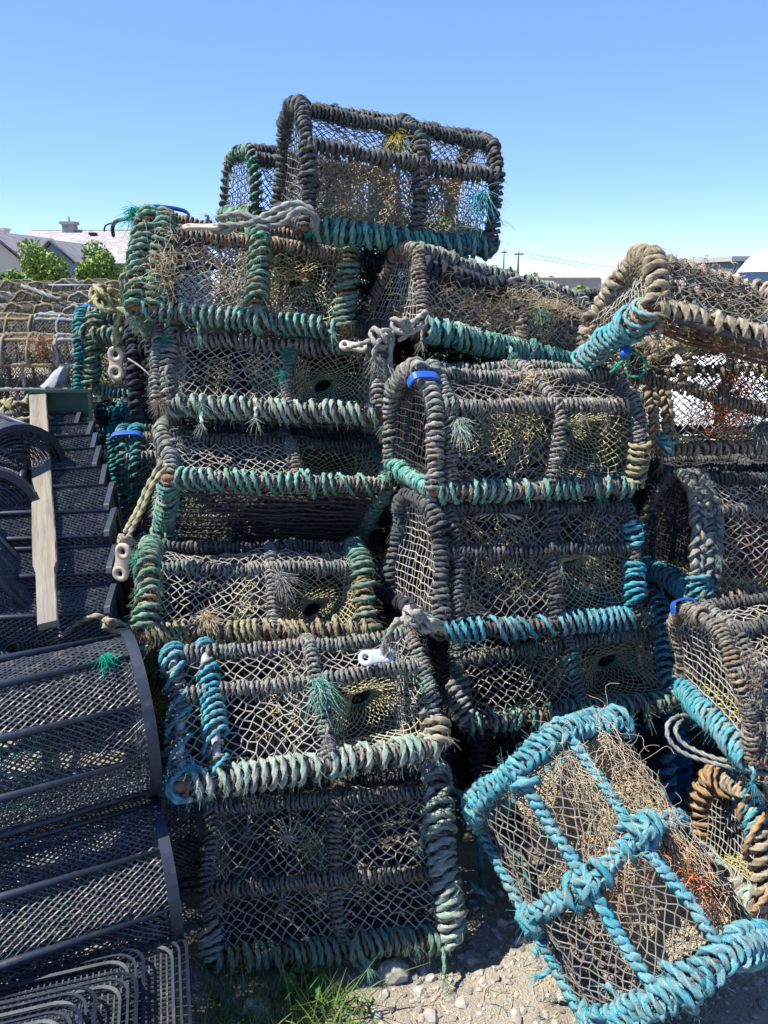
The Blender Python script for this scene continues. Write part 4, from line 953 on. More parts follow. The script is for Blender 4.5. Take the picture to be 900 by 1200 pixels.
# plank
A = QP[0] + [0, -.12, .035]; Bq = QP[-1] + [0, .02, .055]      # it rests on the traps' back edges
A[0] = at(62, 742, A[1])[0]; Bq[0] = at(49, 494, Bq[1])[0]
lift = max(q_[2] + .018 - (A[2] + (Bq[2] - A[2]) * (q_[1] - A[1]) / (Bq[1] - A[1])) for q_ in QP); A[2] += lift; Bq[2] += lift; A = A + (A - Bq) * .13
dirv = nrm(Bq - A); L = np.linalg.norm(Bq - A)
xv = Vector(dirv); yv = Vector((1, 0, 0)); yv = (yv - xv * yv.dot(xv)).normalized() * -1; zv = xv.cross(yv)
root_m = Matrix.Translation(A) @ Matrix((xv, yv, zv)).transposed().to_4x4()
rg = np.random.default_rng(3); m = MB(); n = 40; xs = np.linspace(0, L, n); wv = .031 * (1 + .10 * (smooth_noise(rg, n, 6) - .5)); wv[:7] *= .80; V = []
for x_, w_ in zip(xs, wv):
    for (a, b) in ((-w_, -.010), (w_, -.010), (w_, .008), (w_ * .9, .011), (-w_ * .9, .011), (-w_, .008)): V.append((x_, a, b + rg.normal(0, .0006)))
V = np.array(V); m.add(np.vstack([V, V[:6].mean(0), V[-6:].mean(0)]), grid_quads(n, 6), [[(k + 1) % 6, k, n * 6] for k in range(6)] + [[(n - 1) * 6 + k, (n - 1) * 6 + (k + 1) % 6, n * 6 + 1] for k in range(6)], .5)
o = m.build('plank', 'grey_wood', smooth=False); o.matrix_world = root_m; tag(o, 'weathered pale plank laid along the row of slim black traps', 'plank')

# round black traps lying on the row
c = at(-20, 545, 2.56); plastic_trap('round_trap', 'black drum trap lying behind the other drum on the plank row', axis_mtx(c + [.16, -.10, -.02], (.80, -.55, -.10), .34), .34, circ(.175), np.linspace(0, 1, 8, endpoint=False) + .04, 81, 'round drum traps by the plank', end='round', rw=.035)
c = at(-16, 600, 2.30); plastic_trap('round_trap', 'black drum trap showing its round meshed end beside the plank', axis_mtx(c + [.03, -.06, 0], (.35, -.92, .02), .30), .30, circ(.150), np.linspace(0, 1, 8, endpoint=False), 82, 'round drum traps by the plank', end='round', rw=.035)
c = at(2, 700, 2.02); plastic_trap('plastic_trap', 'steep black trap leaning at the left edge, above the upper drum trap', Matrix.Translation(c + [-.12, 0, -.04]) @ Matrix.Rotation(.25, 4, 'Z') @ Matrix.Rotation(1.0, 4, 'Y'), .42, box_prof(.26, .20), [.0, .2, .5, .7], 83, TG, q=2, rw=.03)
c = at(5, 752, 1.90); plastic_trap('round_trap', 'black drum trap with only its rim showing, left of the tan lead rope', axis_mtx(c + [.02, 0, -.02], (.25, -.5, .85), .22), .22, circ(.12), np.linspace(0, 1, 6, endpoint=False), 84, 'round drum traps by the plank', end='round', rw=.03)

# ------------------------------------------------------------------ small loose things
def toggle(label, c, ln, w, th, up, face, mat='plastic_white', hole=.30):
    """a flat dumbbell link with a hole near each end"""
    x = Vector(up).normalized(); y = Vector(face); y = (y - x * y.dot(x)).normalized(); z = x.cross(y)
    mt = Matrix.Translation(c) @ Matrix((x, y, z)).transposed().to_4x4()
    n = 28; r = w / 2; a = np.linspace(0, 2 * PI, n, endpoint=False); mb = MB(); e = ln / 2 - r; hr = r * hole * 1.25
    for s in (-1, 1):   # an end disc with a hole, its outer edge squared towards the waist
        O = np.stack([s * e + np.clip(s * r * 1.0 * np.cos(a), -e * 1.0, r) * s if False else s * e + r * np.cos(a), r * np.sin(a)], 1)
        I = np.stack([s * e + hr * np.cos(a), hr * np.sin(a)], 1)
        def lay(P, h): return np.c_[P[:, 0], np.full(n, h), P[:, 1]]
        Ob = s * e + (O - [s * e, 0]) * .93 if False else np.stack([s * e + .92 * r * np.cos(a), .92 * r * np.sin(a)], 1)
        rings = [lay(I, -th / 2), lay(Ob, -th / 2), lay(O, -th / 4), lay(O, th / 4), lay(Ob, th / 2), lay(I, th / 2)]
        V = np.stack(rings, 0).reshape(-1, 3); q = []
        for k in range(6):
            for j in range(n): q.append((k * n + j, k * n + (j + 1) % n, ((k + 1) % 6) * n + (j + 1) % n, ((k + 1) % 6) * n + j))
        mb.add(V, q)
    k = 9; t = np.linspace(-1, 1, k); xs = t * (e - hr * 1.0 - .001); hw = r * (.80 + .14 * np.abs(t) ** 2); V = []
    for x_, h_ in zip(xs, hw):
        for (b, hh) in ((-h_, -th * .3), (-h_ * .9, -th * .47), (h_ * .9, -th * .47), (h_, -th * .3), (h_, th * .3), (h_ * .9, th * .47), (-h_ * .9, th * .47), (-h_, th * .3)): V.append((x_, hh, b))
    mb.add(V, grid_quads(k, 8))
    o = mb.build('plastic_toggle', mat); o.matrix_world = mt; return tag(o, label, 'toggle')
toggle('cream plastic toggle lying flat on the roped shoulder under the topmost pots', at(238, 266, 2.50), .125, .042, .012, (1, -.05, .0), (0, -.35, 1))
toggle('cream plastic toggle hanging upright on a grey cord at the left of the pile', at(136, 426, 2.60), .115, .055, .012, (.08, 0, 1), (-.1, -1, .1))
toggle('cream plastic toggle leaning beside the straw railed pot, an emerald thread through it', at(143, 659, 1.95), .110, .046, .012, (.22, 0, 1), (-.2, -1, .2))
toggle('bluish white plastic toggle poking out below the knotted white rope', at(441, 769, 1.86), .100, .044, .012, (1, -.1, .25), (0, -.8, .6), 'plastic_clean')
toggle('white plastic toggle half hidden under the white knot by the brown pot', at(414, 406, 2.34), .085, .036, .012, (1, 0, -.1), (0, -.7, .7))

def loose_rope(label, paths, r, mat, seed, cat='rope', tufts=(), name='loose_rope'):
    rg = np.random.default_rng(seed); mb = MB()
    for p in paths: rope(mb, p, r, rg)
    for (c, d, n, ln) in tufts: tuft(mb, c, d, n, ln, rg, .0013)
    o = mb.build(name, mat); return tag(o, label, cat)
def px(*pts): return [at(*p) for p in pts]
def knot(c, s, rg, n=16):
    t = np.linspace(0, 1, n); a = t * 2 * PI * 2.2 + rg.random() * 6
    return [np.array(c) + s * np.array([math.cos(x) * (1 + .3 * math.sin(3 * x)), .8 * math.sin(2.1 * x), math.sin(x * 1.3 + 1) * .9]) for x in a]
rg = np.random.default_rng(77)
loose_rope('knotted dirty white rope with frayed tails between the two upper stacks',
           [px((500, 364, 2.24), (480, 380, 2.20), (455, 392, 2.2), (425, 402, 2.22), (405, 408, 2.26)), knot(at(447, 396, 2.2), .028, rg), knot(at(470, 382, 2.2), .022, rg), px((455, 395, 2.19), (458, 412, 2.19), (455, 428, 2.2)), px((446, 396, 2.18), (438, 414, 2.18), (441, 424, 2.19)), px((500, 364, 2.24), (498, 380, 2.22), (478, 392, 2.2), (466, 400, 2.2))], .0075, 'white_rope', 1,
           tufts=[(at(455, 426, 2.2), (0, -.1, -1), 40, .03), (at(441, 422, 2.19), (.1, -.1, -1), 40, .03)])
loose_rope('lumpy grey white rope knotted at the corner of the sky blue railed pot',
           [px((520, 740, 1.90), (505, 728, 1.86), (485, 722, 1.84), (465, 730, 1.84), (455, 742, 1.84)), knot(at(485, 722, 1.84), .022, rg), knot(at(502, 732, 1.85), .018, rg), px((468, 724, 1.84), (458, 738, 1.83), (452, 752, 1.84), (450, 764, 1.85)), px((485, 718, 1.84), (500, 722, 1.86), (517, 732, 1.9))], .0085, 'white_rope', 2, tufts=[(at(453, 752, 1.84), (-.2, -.2, -1), 50, .025)])
loose_rope('slack grey green rope looping under the coiled right hoop onto the turquoise rail',
           [px((797, 838, 2.02), (783, 848, 1.98), (784, 866, 1.95), (800, 882, 1.92), (835, 894, 1.86), (875, 903, 1.82), (905, 908, 1.8)), px((800, 842, 2.02), (792, 856, 1.96), (803, 873, 1.93), (840, 889, 1.86), (880, 896, 1.82), (910, 902, 1.8)), px((797, 838, 2.02), (815, 842, 2.04), (830, 850, 2.04))], .0072, 'pewter_rope', 3)
loose_rope('tan lead rope running from the drum trap to the straw railed pot',
           [px((48, 754, 1.97), (70, 746, 1.94), (95, 728, 1.92), (115, 722, 1.92), (135, 728, 1.95), (158, 738, 1.98)), px((118, 722, 1.93), (124, 736, 1.92), (140, 740, 1.93), (160, 735, 1.98)), knot(at(128, 730, 1.92), .013, rg)], .0085, 'tan_rope', 4, tufts=[(at(50, 753, 1.96), (-1, -.2, -.1), 30, .03)])
loose_rope('grey straw rope slung from the mint rail stump down to the toggle',
           [px((196, 545, 2.18), (178, 570, 2.14), (168, 595, 2.1), (155, 620, 2.04), (148, 636, 1.98)), px((190, 540, 2.18), (172, 572, 2.15), (160, 600, 2.1), (146, 625, 2.02)), knot(at(147, 634, 1.98), .014, rg)], .0085, 'straw_rope', 5)
loose_rope('grey brown rope tied around the base corner of the topmost pot',
           [px((252, 256, 2.50), (280, 250, 2.48), (310, 258, 2.44), (335, 250, 2.44), (352, 240, 2.48)), px((255, 264, 2.48), (290, 262, 2.46), (315, 250, 2.44), (345, 238, 2.46), (366, 248, 2.46), (366, 268, 2.47)), px((300, 266, 2.45), (330, 262, 2.43), (350, 246, 2.44), (371, 256, 2.46), (368, 274, 2.48)), px((246, 268, 2.5), (262, 272, 2.49), (275, 264, 2.47))], .010, 'pewter_rope', 6)
loose_rope('fuzzy dull cord wound above the hanging cream toggle',
           [px((126, 352, 2.55), (140, 365, 2.56), (136, 385, 2.58), (135, 402, 2.6), (136, 412, 2.6)), knot(at(128, 352, 2.56), .038, rg, 22), knot(at(118, 345, 2.58), .030, rg, 18), px((124, 366, 2.55), (140, 362, 2.53), (155, 372, 2.5), (163, 386, 2.48)), px((138, 385, 2.59), (133, 398, 2.59), (137, 406, 2.6)), px((133, 384, 2.59), (138, 396, 2.59), (134, 408, 2.6))], .0095, 'straw_rope', 7)
loose_rope('thin grey cord hanging in front of the black coiled pot', [px((150, 420, 2.58), (165, 430, 2.5), (180, 445, 2.46), (188, 460, 2.44), (183, 478, 2.44))], .0035, 'pewter_rope', 8)
loose_rope('bright turquoise twine looped below the blue strap', [px((715, 437, 2.2), (728, 425, 2.18), (738, 412, 2.17), (735, 402, 2.2)), px((738, 412, 2.17), (752, 418, 2.15), (757, 432, 2.15), (748, 441, 2.15), (735, 438, 2.16), (738, 412, 2.17)), px((716, 432, 2.2), (732, 420, 2.18), (744, 404, 2.18))], .0042, 'emerald_rope', 9, name='loose_twine', cat='twine')
loose_rope('heap of cream rope at the far end of the plank', [knot(at(20, 484, 3.0), .05, rg, 26), px((8, 487, 3.0), (25, 492, 2.95), (45, 488, 2.95), (62, 490, 2.95)), px((25, 478, 3.0), (32, 468, 3.05), (38, 462, 3.1))], .013, 'straw_rope', 10)
loose_rope('heavy dull blue rope lying by the foot of the pale railed pot', [px((505, 905, 2.0), (530, 925, 2.0), (555, 950, 2.0), (565, 1050, 1.95), (550, 1056, 1.9)), px((548, 1030, 1.9), (562, 1044, 1.88), (580, 1052, 1.9))], .011, 'teal_rope', 11)
# blue plastic pipe on the shoulder by the turquoise twine
mb = MB(); tube(mb, px((737, 397, 2.3), (733, 408, 2.18), (731, 420, 2.16)), .014, 10, smooth=4); o = mb.build('blue_pipe', 'plastic_blue'); tag(o, 'short bright blue pipe end beside the turquoise twine', 'pipe')
# wire handle sticking up behind the green hooped pot
mb = MB(); tube(mb, px((133, 278, 2.78), (132, 266, 2.76), (137, 259, 2.72), (152, 256, 2.66), (165, 258, 2.58)), .007, 6, smooth=5); tube(mb, px((122, 272, 2.8), (124, 264, 2.8), (136, 260, 2.78)), .003, 5, smooth=4); o = mb.build('wire_handle', 'rod_black'); tag(o, 'bent black wire handle sticking up at the top left corner of the pile', 'handle')

# green tray and white bag at the end of the trap row
root = empty('green_tray', 'faded green plastic tray tipped on its side beside the small teal pot', 'tray', mtx=Matrix.Translation(at(74, 474, 3.05)) @ Matrix.Rotation(-.15, 4, 'Z') @ Matrix.Rotation(1.5, 4, 'X') @ Matrix.Rotation(.30, 4, 'Y'))
mb = MB(); w, d_, h = .21, .10, .04
box(mb, (0, 0, 0), (w, d_, .005))
for (c, s) in (((0, d_ / 2, h / 2), (w, .005, h)), ((0, -d_ / 2, h / 2), (w, .005, h)), ((w / 2, 0, h / 2), (.005, d_ - .006, h)), ((-w / 2, 0, h / 2), (.005, d_ - .006, h))): box(mb, c, s)
mb.build('tray_shell', 'plastic_green', root, smooth=False)
mb = MB(); 
for (c, s) in (((0, d_ / 2 + .006, h), (w + .02, .012, .008)), ((0, -d_ / 2 - .006, h), (w + .02, .012, .008)), ((w / 2 + .006, 0, h), (.012, d_ - .001, .008)), ((-w / 2 - .006, 0, h), (.012, d_ - .001, .008))): box(mb, c, s)
mb.build('tray_rim', 'plastic_green', root, smooth=False)
rg = np.random.default_rng(21); mb = MB(); n1, n2 = 26, 18; u, v = np.meshgrid(np.linspace(0, 1, n1), np.linspace(0, 1, n2)); a = u * 2 * PI
rad_ = .05 * (1 - .55 * v) * (1 + .16 * np.sin(5 * a + 4 * v) * (1 - .3 * v) + .07 * np.sin(9 * a - 3 * v)) * np.minimum(1, .15 + v * 6)
V = np.stack([rad_ * np.cos(a) + .08 * v, rad_ * np.sin(a) * .7, .10 * v + .006 * np.sin(7 * a + 6 * v)], -1).reshape(-1, 3); mb.add(V, grid_quads(n2, n1, False))
o = mb.build('plastic_bag', 'plastic_bag'); o.matrix_world = Matrix.Translation(at(58, 458, 3.25)); tag(o, 'crumpled white plastic bag behind the green tray', 'bag')

# ------------------------------------------------------------------ ground, stones, grass
nx, ny = 90, 110
def spread(n, a, near, far):
    t = np.linspace(-1, 1, n); return np.sign(t) * near * np.abs(t) + np.sign(t) * (far - near) * np.abs(t) ** 7 + a
X = spread(nx, 0, 3, 900); Yg = np.r_[np.linspace(-12, -1, 10), np.linspace(-.9, 3, 70), 3 + (np.linspace(.02, 1, 40) ** 4) * 1500]
gx, gy = np.meshgrid(X, Yg); rgz = np.random.default_rng(4)
def hgt(x, y): return .012 * np.sin(3.1 * x + 1) * np.sin(2.3 * y) + .008 * np.sin(9 * x + 2 * y) * np.sin(8 * y - x) - .006
gz = np.where((np.abs(gx) < 6) & (gy < 6), hgt(gx, gy), -.01)
mb = MB(); mb.add(np.stack([gx, gy, gz], -1).reshape(-1, 3), grid_quads(len(Yg), nx, False)); o = mb.build('ground', 'ground'); tag(o, kind='structure')
ICO = None
def ico():
    t = (1 + 5 ** .5) / 2; v = nrm(np.array([[-1, t, 0], [1, t, 0], [-1, -t, 0], [1, -t, 0], [0, -1, t], [0, 1, t], [0, -1, -t], [0, 1, -t], [t, 0, -1], [t, 0, 1], [-t, 0, -1], [-t, 0, 1.]]))
    f = np.array([[0, 11, 5], [0, 5, 1], [0, 1, 7], [0, 7, 10], [0, 10, 11], [1, 5, 9], [5, 11, 4], [11, 10, 2], [10, 7, 6], [7, 1, 8], [3, 9, 4], [3, 4, 2], [3, 2, 6], [3, 6, 8], [3, 8, 9], [4, 9, 5], [2, 4, 11], [6, 2, 10], [8, 6, 7], [9, 8, 1]])
    return v, f
IV, IF = ico()
def stones(mb, C, S, rg):
    n = len(C); V = IV[None] * (1 + rg.normal(0, .16, (n, 12, 1))) * np.stack([S * rg.uniform(.7, 1.4, n), S * rg.uniform(.7, 1.3, n), S * rg.uniform(.4, .8, n)], 1)[:, None]
    a = rg.uniform(0, 2 * PI, n); ca, sa = np.cos(a)[:, None], np.sin(a)[:, None]
    V = np.stack([V[..., 0] * ca - V[..., 1] * sa, V[..., 0] * sa + V[..., 1] * ca, V[..., 2]], -1) + C[:, None]
    mb.add(V.reshape(-1, 3), None, (np.arange(n)[:, None, None] * 12 + IF[None]).reshape(-1, 3), np.repeat(rg.random(n), 12))
rg = np.random.default_rng(6); n = 9000; x = rg.uniform(-.75, 1.5, n); y = rg.uniform(.95, 2.0, n); s = .0028 * np.exp(rg.normal(0, .62, n)) * 1.15; s = np.clip(s, .0015, .016)
mb = MB(); stones(mb, np.stack([x, y, hgt(x, y) + s * .25], 1), s, rg)
n = 130; x = rg.uniform(-.1, .75, n); y = rg.uniform(1.2, 1.85, n); s = rg.uniform(.008, .022, n) * (.6 + .6 * rg.random(n)); stones(mb, np.stack([x, y, hgt(x, y) + s * .1], 1), s, rg)
o = mb.build('gravel', 'pebble', smooth=False); tag(o, kind='stuff')
for (pxx, pyy, s, lb) in ((462, 1140, .046, 'pale angular stone beside the grass at the foot of the grey pot'), (588, 1080, .022, 'grey flat stone in the shade by the fallen blue pot'), (640, 1113, .012, 'small pale stone near the fallen blue pot'), (505, 1142, .015, 'small dark stone in front of the pale angular stone'), (300, 1188, .045, 'half buried stone among the grass at the bottom')):
    d = at(pxx, pyy, 1.0) - [0, 0, EYE]; w = np.array([0, 0, EYE]) + d * (-EYE / d[2]); rg = np.random.default_rng(int(pxx))
    v = IV; f = IF
    # one subdivision, then chipped
    mids = {}; V = list(v); F2 = []
    def mid(a, b):
        k = (min(a, b), max(a, b))
        if k not in mids: mids[k] = len(V); V.append(nrm((V[a] + V[b]) / 2))
        return mids[k]
    for (a, b, c) in f:
        ab, bc, ca = mid(a, b), mid(b, c), mid(c, a); F2 += [(a, ab, ca), (ab, b, bc), (ca, bc, c), (ab, bc, ca)]
    V = np.array(V)
    for _ in range(9):
        nn = nrm(rg.normal(0, 1, 3)); t = rg.uniform(.45, .8); dd = V @ nn; V = V - np.outer(np.maximum(dd - t, 0), nn)
    V = (V + rg.normal(0, .012, V.shape)) * np.array([1.1, .85, .8]) * s; mb = MB(); mb.add(V, None, F2); o = mb.build('stone', 'stone', smooth=False)
    o.location = (w[0], w[1], hgt(w[0], w[1]) + s * .3); tag(o, lb, 'stone')
def blades(n, xr, yr, hr, rg, mb, lean=.5, wd=.0022, dens=None):
    x = rg.uniform(*xr, n); y = rg.uniform(*yr, n)
    if dens is not None:
        k = rg.random(n) < dens(x, y); x, y = x[k], y[k]; n = len(x)
    h = rg.uniform(*hr, n) * (.5 + .7 * rg.random(n)); a = rg.uniform(0, 2 * PI, n); k = 6; t = np.linspace(0, 1, k)
    ln = lean * rg.uniform(.2, 1.3, n) * h; d = np.stack([np.cos(a), np.sin(a), np.zeros(n)], 1)
    P = np.stack([x, y, hgt(x, y) - .004], 1)[:, None] + d[:, None] * (ln[:, None] * t[None] ** 2)[..., None]; P[..., 2] += h[:, None] * t[None] * (1 - .25 * t[None] * lean)
    side = np.stack([-d[:, 1], d[:, 0], np.zeros(n)], 1); w = wd * rg.uniform(.6, 1.5, n)[:, None] * (1 - t[None] ** 1.6 * .95)
    V = np.stack([P - side[:, None] * w[..., None], P + side[:, None] * w[..., None] + [0, 0, .0006]], 2)
    q = np.array([[2 * i, 2 * i + 1, 2 * i + 3, 2 * i + 2] for i in range(k - 1)]); mb.add(V.reshape(-1, 3), (np.arange(n)[:, None, None] * 2 * k + q[None]).reshape(-1, 4), None, np.repeat(rg.random(n), 2 * k))
rg = np.random.default_rng(9); mb = MB()
clump = lambda x, y: np.clip(.15 + .9 * np.sin(7 * x + 1.3) * np.sin(11 * y) + .35, 0, 1)
blades(1300, (-.46, -.0), (1.30, 1.66), (.03, .09), rg, mb, .8, .0016, clump)
blades(300, (-.36, -.03), (1.34, 1.58), (.07, .17), rg, mb, .9, .0022)
blades(500, (.0, .55), (1.25, 1.72), (.015, .05), rg, mb, .8, .0012, lambda x, y: .25 * clump(x, y))
blades(120, (-.62, -.40), (1.15, 1.6), (.08, .2), rg, mb, .9, .002)
o = mb.build('grass', 'blade'); tag(o, kind='stuff')
rg = np.random.default_rng(19); mb = MB(); n = 420; b_ = np.stack([rg.uniform(-.6, .9, n), rg.uniform(1.15, 1.9, n), np.zeros(n)], 1); b_[:, 2] = hgt(b_[:, 0], b_[:, 1]) + .003; a_ = rg.uniform(0, 6.28, n); t_ = np.linspace(0, 1, 5); l_ = rg.uniform(.015, .09, n)
P_l = b_[:, None] + (l_[:, None] * t_[None])[..., None] * np.stack([np.cos(a_), np.sin(a_), np.zeros(n)], 1)[:, None] + (rg.normal(0, .2, n) * l_)[:, None, None] * (np.sin(t_ * PI))[None, :, None] * np.stack([-np.sin(a_), np.cos(a_), np.zeros(n) + .25], 1)[:, None]
batch_tubes(mb, P_l, .0009 * np.ones((1, 5)), 3, rg.random(n)); o = mb.build('dry_stems', 'straw'); tag(o, kind='stuff')
rg = np.random.default_rng(20); mb = MB(); P_l[:, :, :2] += rg.normal(0, .15, (n, 1, 2)); P_l[:, :, 2] = hgt(P_l[:, :, 0], P_l[:, :, 1]) + .003; k_ = rg.integers(0, n, 70); batch_tubes(mb, P_l[k_], .0013 * np.ones((1, 5)), 3, rg.random(70)); o = mb.build('rope_scraps', 'teal_rope'); tag(o, kind='stuff')
def broad_plant(label, c, n, ln, seed):
    rg = np.random.default_rng(seed); root = empty('leafy_weed', label, 'weed', loc=c); st = MB(); lf = MB()
    for i in range(n):
        a = rg.uniform(0, 2 * PI); h = ln * rg.uniform(.5, 1.1); b = np.array([math.cos(a) * .02, math.sin(a) * .02, h * .6]); tube(st, [(0, 0, 0), b * .6, b], .0016, 4, smooth=3)
        d = nrm(np.array([math.cos(a), math.sin(a), .25])); sd = np.array([-math.sin(a), math.cos(a), 0]); k = 7; t = np.linspace(0, 1, k); w = ln * .28 * np.sin(PI * t ** .8) * (1 + .18 * (np.arange(k) % 2)); l = ln * rg.uniform(.5, .9)
        mid_ = b[None] + d[None] * (l * t)[:, None] - np.array([0, 0, 1]) * (l * .35 * t ** 2)[:, None]
        V = np.stack([mid_ - sd * w[:, None] + [0, 0, .006], mid_, mid_ + sd * w[:, None] + [0, 0, .006]], 1).reshape(-1, 3); lf.add(V, grid_quads(k, 3, False), None, rg.random())
    st.build('stem', 'leaf', root); lf.build('leaves', 'leaf', root)
broad_plant('dark broad leaved weed growing against the foot of the grey roped pot', (-.21, 1.60, 0), 16, .06, 1)
broad_plant('low leafy weed in the grass at the bottom edge', (-.30, 1.42, 0), 14, .05, 2)
# ------------------------------------------------------------------ far lobster pots on the left
rg = np.random.default_rng(15)
def far_pot(name, label, mtx, seed, mat, shape='round', group='far lobster pots', L=.62, D=.46, H=.40, netm='net_grey', mesh=True):
    rng = np.random.default_rng(seed); root = empty(name, label, 'lobster pot', group, mtx=mtx)
    d = (L, D, H, H * .6, .02, .09); us = (-.5, 0, .5); HP = []
    for u in us:
        h = resample(hoop_path(d, rng, shape, .008), n=28) + np.array([u * L, 0, 0]); HP.append(h)
        m = MB(); tube(m, h, .016, 7, wob=.18, rng=rng); m.build('hoop', mat, root)
    m = MB()
    for v in (0, 13, 27): tube(m, [h[v] for h in HP], .018 if v != 13 else .014, 7, step=.03, wob=.15, rng=rng)
    for h in (HP[0], HP[2]): tube(m, [h[0], h[27]], .022, 6, step=.03, wob=.12, rng=rng)
    if shape != 'round':
        for v in (9, 18): tube(m, [h[v] for h in HP], .018, 6, step=.03, wob=.15, rng=rng)
    m.build('frame_rails', mat, root)
    st = np.stack(HP)
    def shell(u, v):
        f = u * 2; i = np.clip(f.astype(int), 0, 1); f = f - i; t = v * 27; j = np.clip(t.astype(int), 0, 26); g = t - j
        return (st[i, j] * (1 - g)[:, None] + st[i, j + 1] * g[:, None]) * (1 - f)[:, None] + (st[i + 1, j] * (1 - g)[:, None] + st[i + 1, j + 1] * g[:, None]) * f[:, None]
    m = MB(); net(m, shell, 16, 18, .0028, rng, .004, sides=3, knots=False)
    for h in (HP[0], HP[2]):
        net(m, lambda u, v: h[np.clip((v * 13).astype(int), 0, 13)] * (1 - u)[:, None] + h[np.clip(27 - (v * 13).astype(int), 14, 27)] * u[:, None], 10, 10, .0028, rng, .004, sides=3, knots=False, square=True)
    net(m, lambda u, v: np.stack([(u - .5) * L, v * D, np.full(len(u), .01)], 1), 14, 10, .0035, rng, .004, sides=3, knots=False)
    m.build('netting', netm, root)
    m = MB(); scribble(m, (0, D * .5, H * .22), (L * .25, D * .2, H * .1), 90, .16, rng, .004); o = m.build('net_bundle', 'weed', root); return root
protos = {}
def yawm(p, yaw): return Matrix.Translation(p) @ Matrix.Rotation(yaw, 4, 'Z')
FP = []
# front faces stacked in tiers
TIERS = [(7.2, [(x_ + (y_ % 5) * 3, y_) for y_ in (424, 452, 480) for x_ in (-40, 22, 86, 148)], 'box', 0.03),
         (7.8, [(x_, 396 + (x_ % 3)) for x_ in (-52, 8, 68, 126, 186)], 'box', -.08),
         (8.4, [(x_, 381 + (x_ % 4)) for x_ in (-18, 18, 52, 88, 122, 158)], 'round', 1.45), (9.1, [(x_, 365 + (x_ % 3)) for x_ in (-8, 26, 60, 92, 124, 156)], 'round', 1.52),
         (10.2, [(x_, 349 + (x_ % 3)) for x_ in (-22, 9, 40, 71, 102, 132, 160)], 'round', 1.5)]
kinds = {'box': ('far boxy lobster pot in a tier of the far stack beyond the green tray', 'brown_rope'), 'round': ('far arch topped lobster pot on the far stack below the bushes', 'straw_rope')}
for (Y, spots, shp, yaw) in TIERS:
    for (x_, y_) in spots:
        w = at(x_, y_ + 4, Y); key_ = (shp, 0)
        mt = yawm(w, yaw + rg.normal(0, .05))
        FP.append((shp, mt))
cols = ['brown_rope', 'weed', 'grey_rope', 'weed']
src = {}
for i, (shp, mt) in enumerate(FP):
    k = (shp, i % 3)
    lb = kinds[shp][0]
    if k not in src: src[k] = far_pot('lobster_pot', lb, mt, 200 + i, cols[(i + (shp == 'round') * 2) % 4], shp, 'far boxy pots' if shp == 'box' else 'far arched pots', H=.26, D=.33, L=.49, netm='net_black')
    else:
        index_children(); c = copy_tree(src[k]); c.matrix_world = mt
# filler tier behind: the ground of stacked pots below them
for i in range(14):
    index_children(); c = copy_tree(src[('box', i % 3)]); c.matrix_world = yawm((-4.6 + .75 * (i % 7), 7.7 + .0 * i, .02 + .38 * (i // 7)), rg.normal(0, .05)); c['label'] = 'far boxy lobster pot low down in the dark base of the far stack'; c['group'] = 'far boxy pots at the base'
w = at(62, 395, 7.1); mb = MB(); rr_ = np.random.default_rng(2); scribble(mb, at(50, 404, 7.15), (.04, .03, .06), 90, .07, rr_, .004); o = mb.build('orange_netting', 'orange_rope'); tag(o, 'bundle of orange netting in the far boxy pots', 'netting')
mb = MB(); tube(mb, [at(57, 334 + 0, 9.6), at(116, 334, 9.6)], .02, 8); o = mb.build('white_pole', 'plastic_clean'); o.location.z -= 0.0; tag(o, 'white pole lying across the far arched pots', 'pole')
loose_rope('pale rope strewn over the far pots', [[at(25, 335, 8.6), at(40, 340, 8.5), at(60, 348, 8.4), at(72, 352, 8.4)], [at(35, 372, 8.0), at(60, 368, 8.0), at(80, 372, 8.0)]], .03, 'pewter_rope', 31)

# ------------------------------------------------------------------ houses
def quad(mb, a, b, c, d, tone=.5): mb.add([a, b, c, d], [[0, 1, 2, 3]], None, tone)
def slab(mb, a, b, c, d, th, tone=.5):
    P = np.array([a, b, c, d], float); n = nrm(np.cross(P[1] - P[0], P[3] - P[0])); Q = P - n * th
    mb.add(np.vstack([P, Q]), [[0, 1, 2, 3], [7, 6, 5, 4], [0, 4, 5, 1], [1, 5, 6, 2], [2, 6, 7, 3], [3, 7, 4, 0]], None, tone)
H0 = 40.
root = empty('bungalow', 'long grey slate roofed bungalow with a blue grey gable, behind the bushes', 'house', loc=(0, 0, 0))
a = at(35, 270, H0 + 4); b = at(200, 281, H0 + 6); ez = at(100, 309, H0)[2]; a[2] = at(35, 270, H0 + 4)[2]; rz = a[2]
xl, xr_ = a[0], b[0] + 2
m = MB(); slab(m, (xl, H0 - .5, ez), (xr_, H0 - .5, ez), (xr_, H0 + 4, rz), (xl, H0 + 4, rz), .15); slab(m, (xr_, H0 + 8.5, ez), (xl, H0 + 8.5, ez), (xl, H0 + 4.02, rz), (xr_, H0 + 4.02, rz), .15)
m.build('roof', 'slate', root, smooth=False)
m = MB(); tube(m, [(xl, H0 + 4, rz + .02), (xr_, H0 + 4, rz + .02)], .09, 6); m.build('ridge_tiles', 'wall_grey', root)
m = MB(); box(m, ((xl + xr_) / 2, H0 + 4, ez / 2 - .1), (xr_ - xl - .5, 7.8, ez)); prism(m, [(H0 + .1, ez - .15), (H0 + 7.9, ez - .15), (H0 + 4, rz - .2)], xl + .25, xl + .5, 'x'); m.build('wall', 'wall_blue', root, smooth=False)
gpk = at(60, 283, H0 - 2); gl = at(43, 299, H0 - 2); gr = at(89, 306, H0 - 2); gw = (gr[0] - gl[0]) / 2; gx_ = gpk[0]
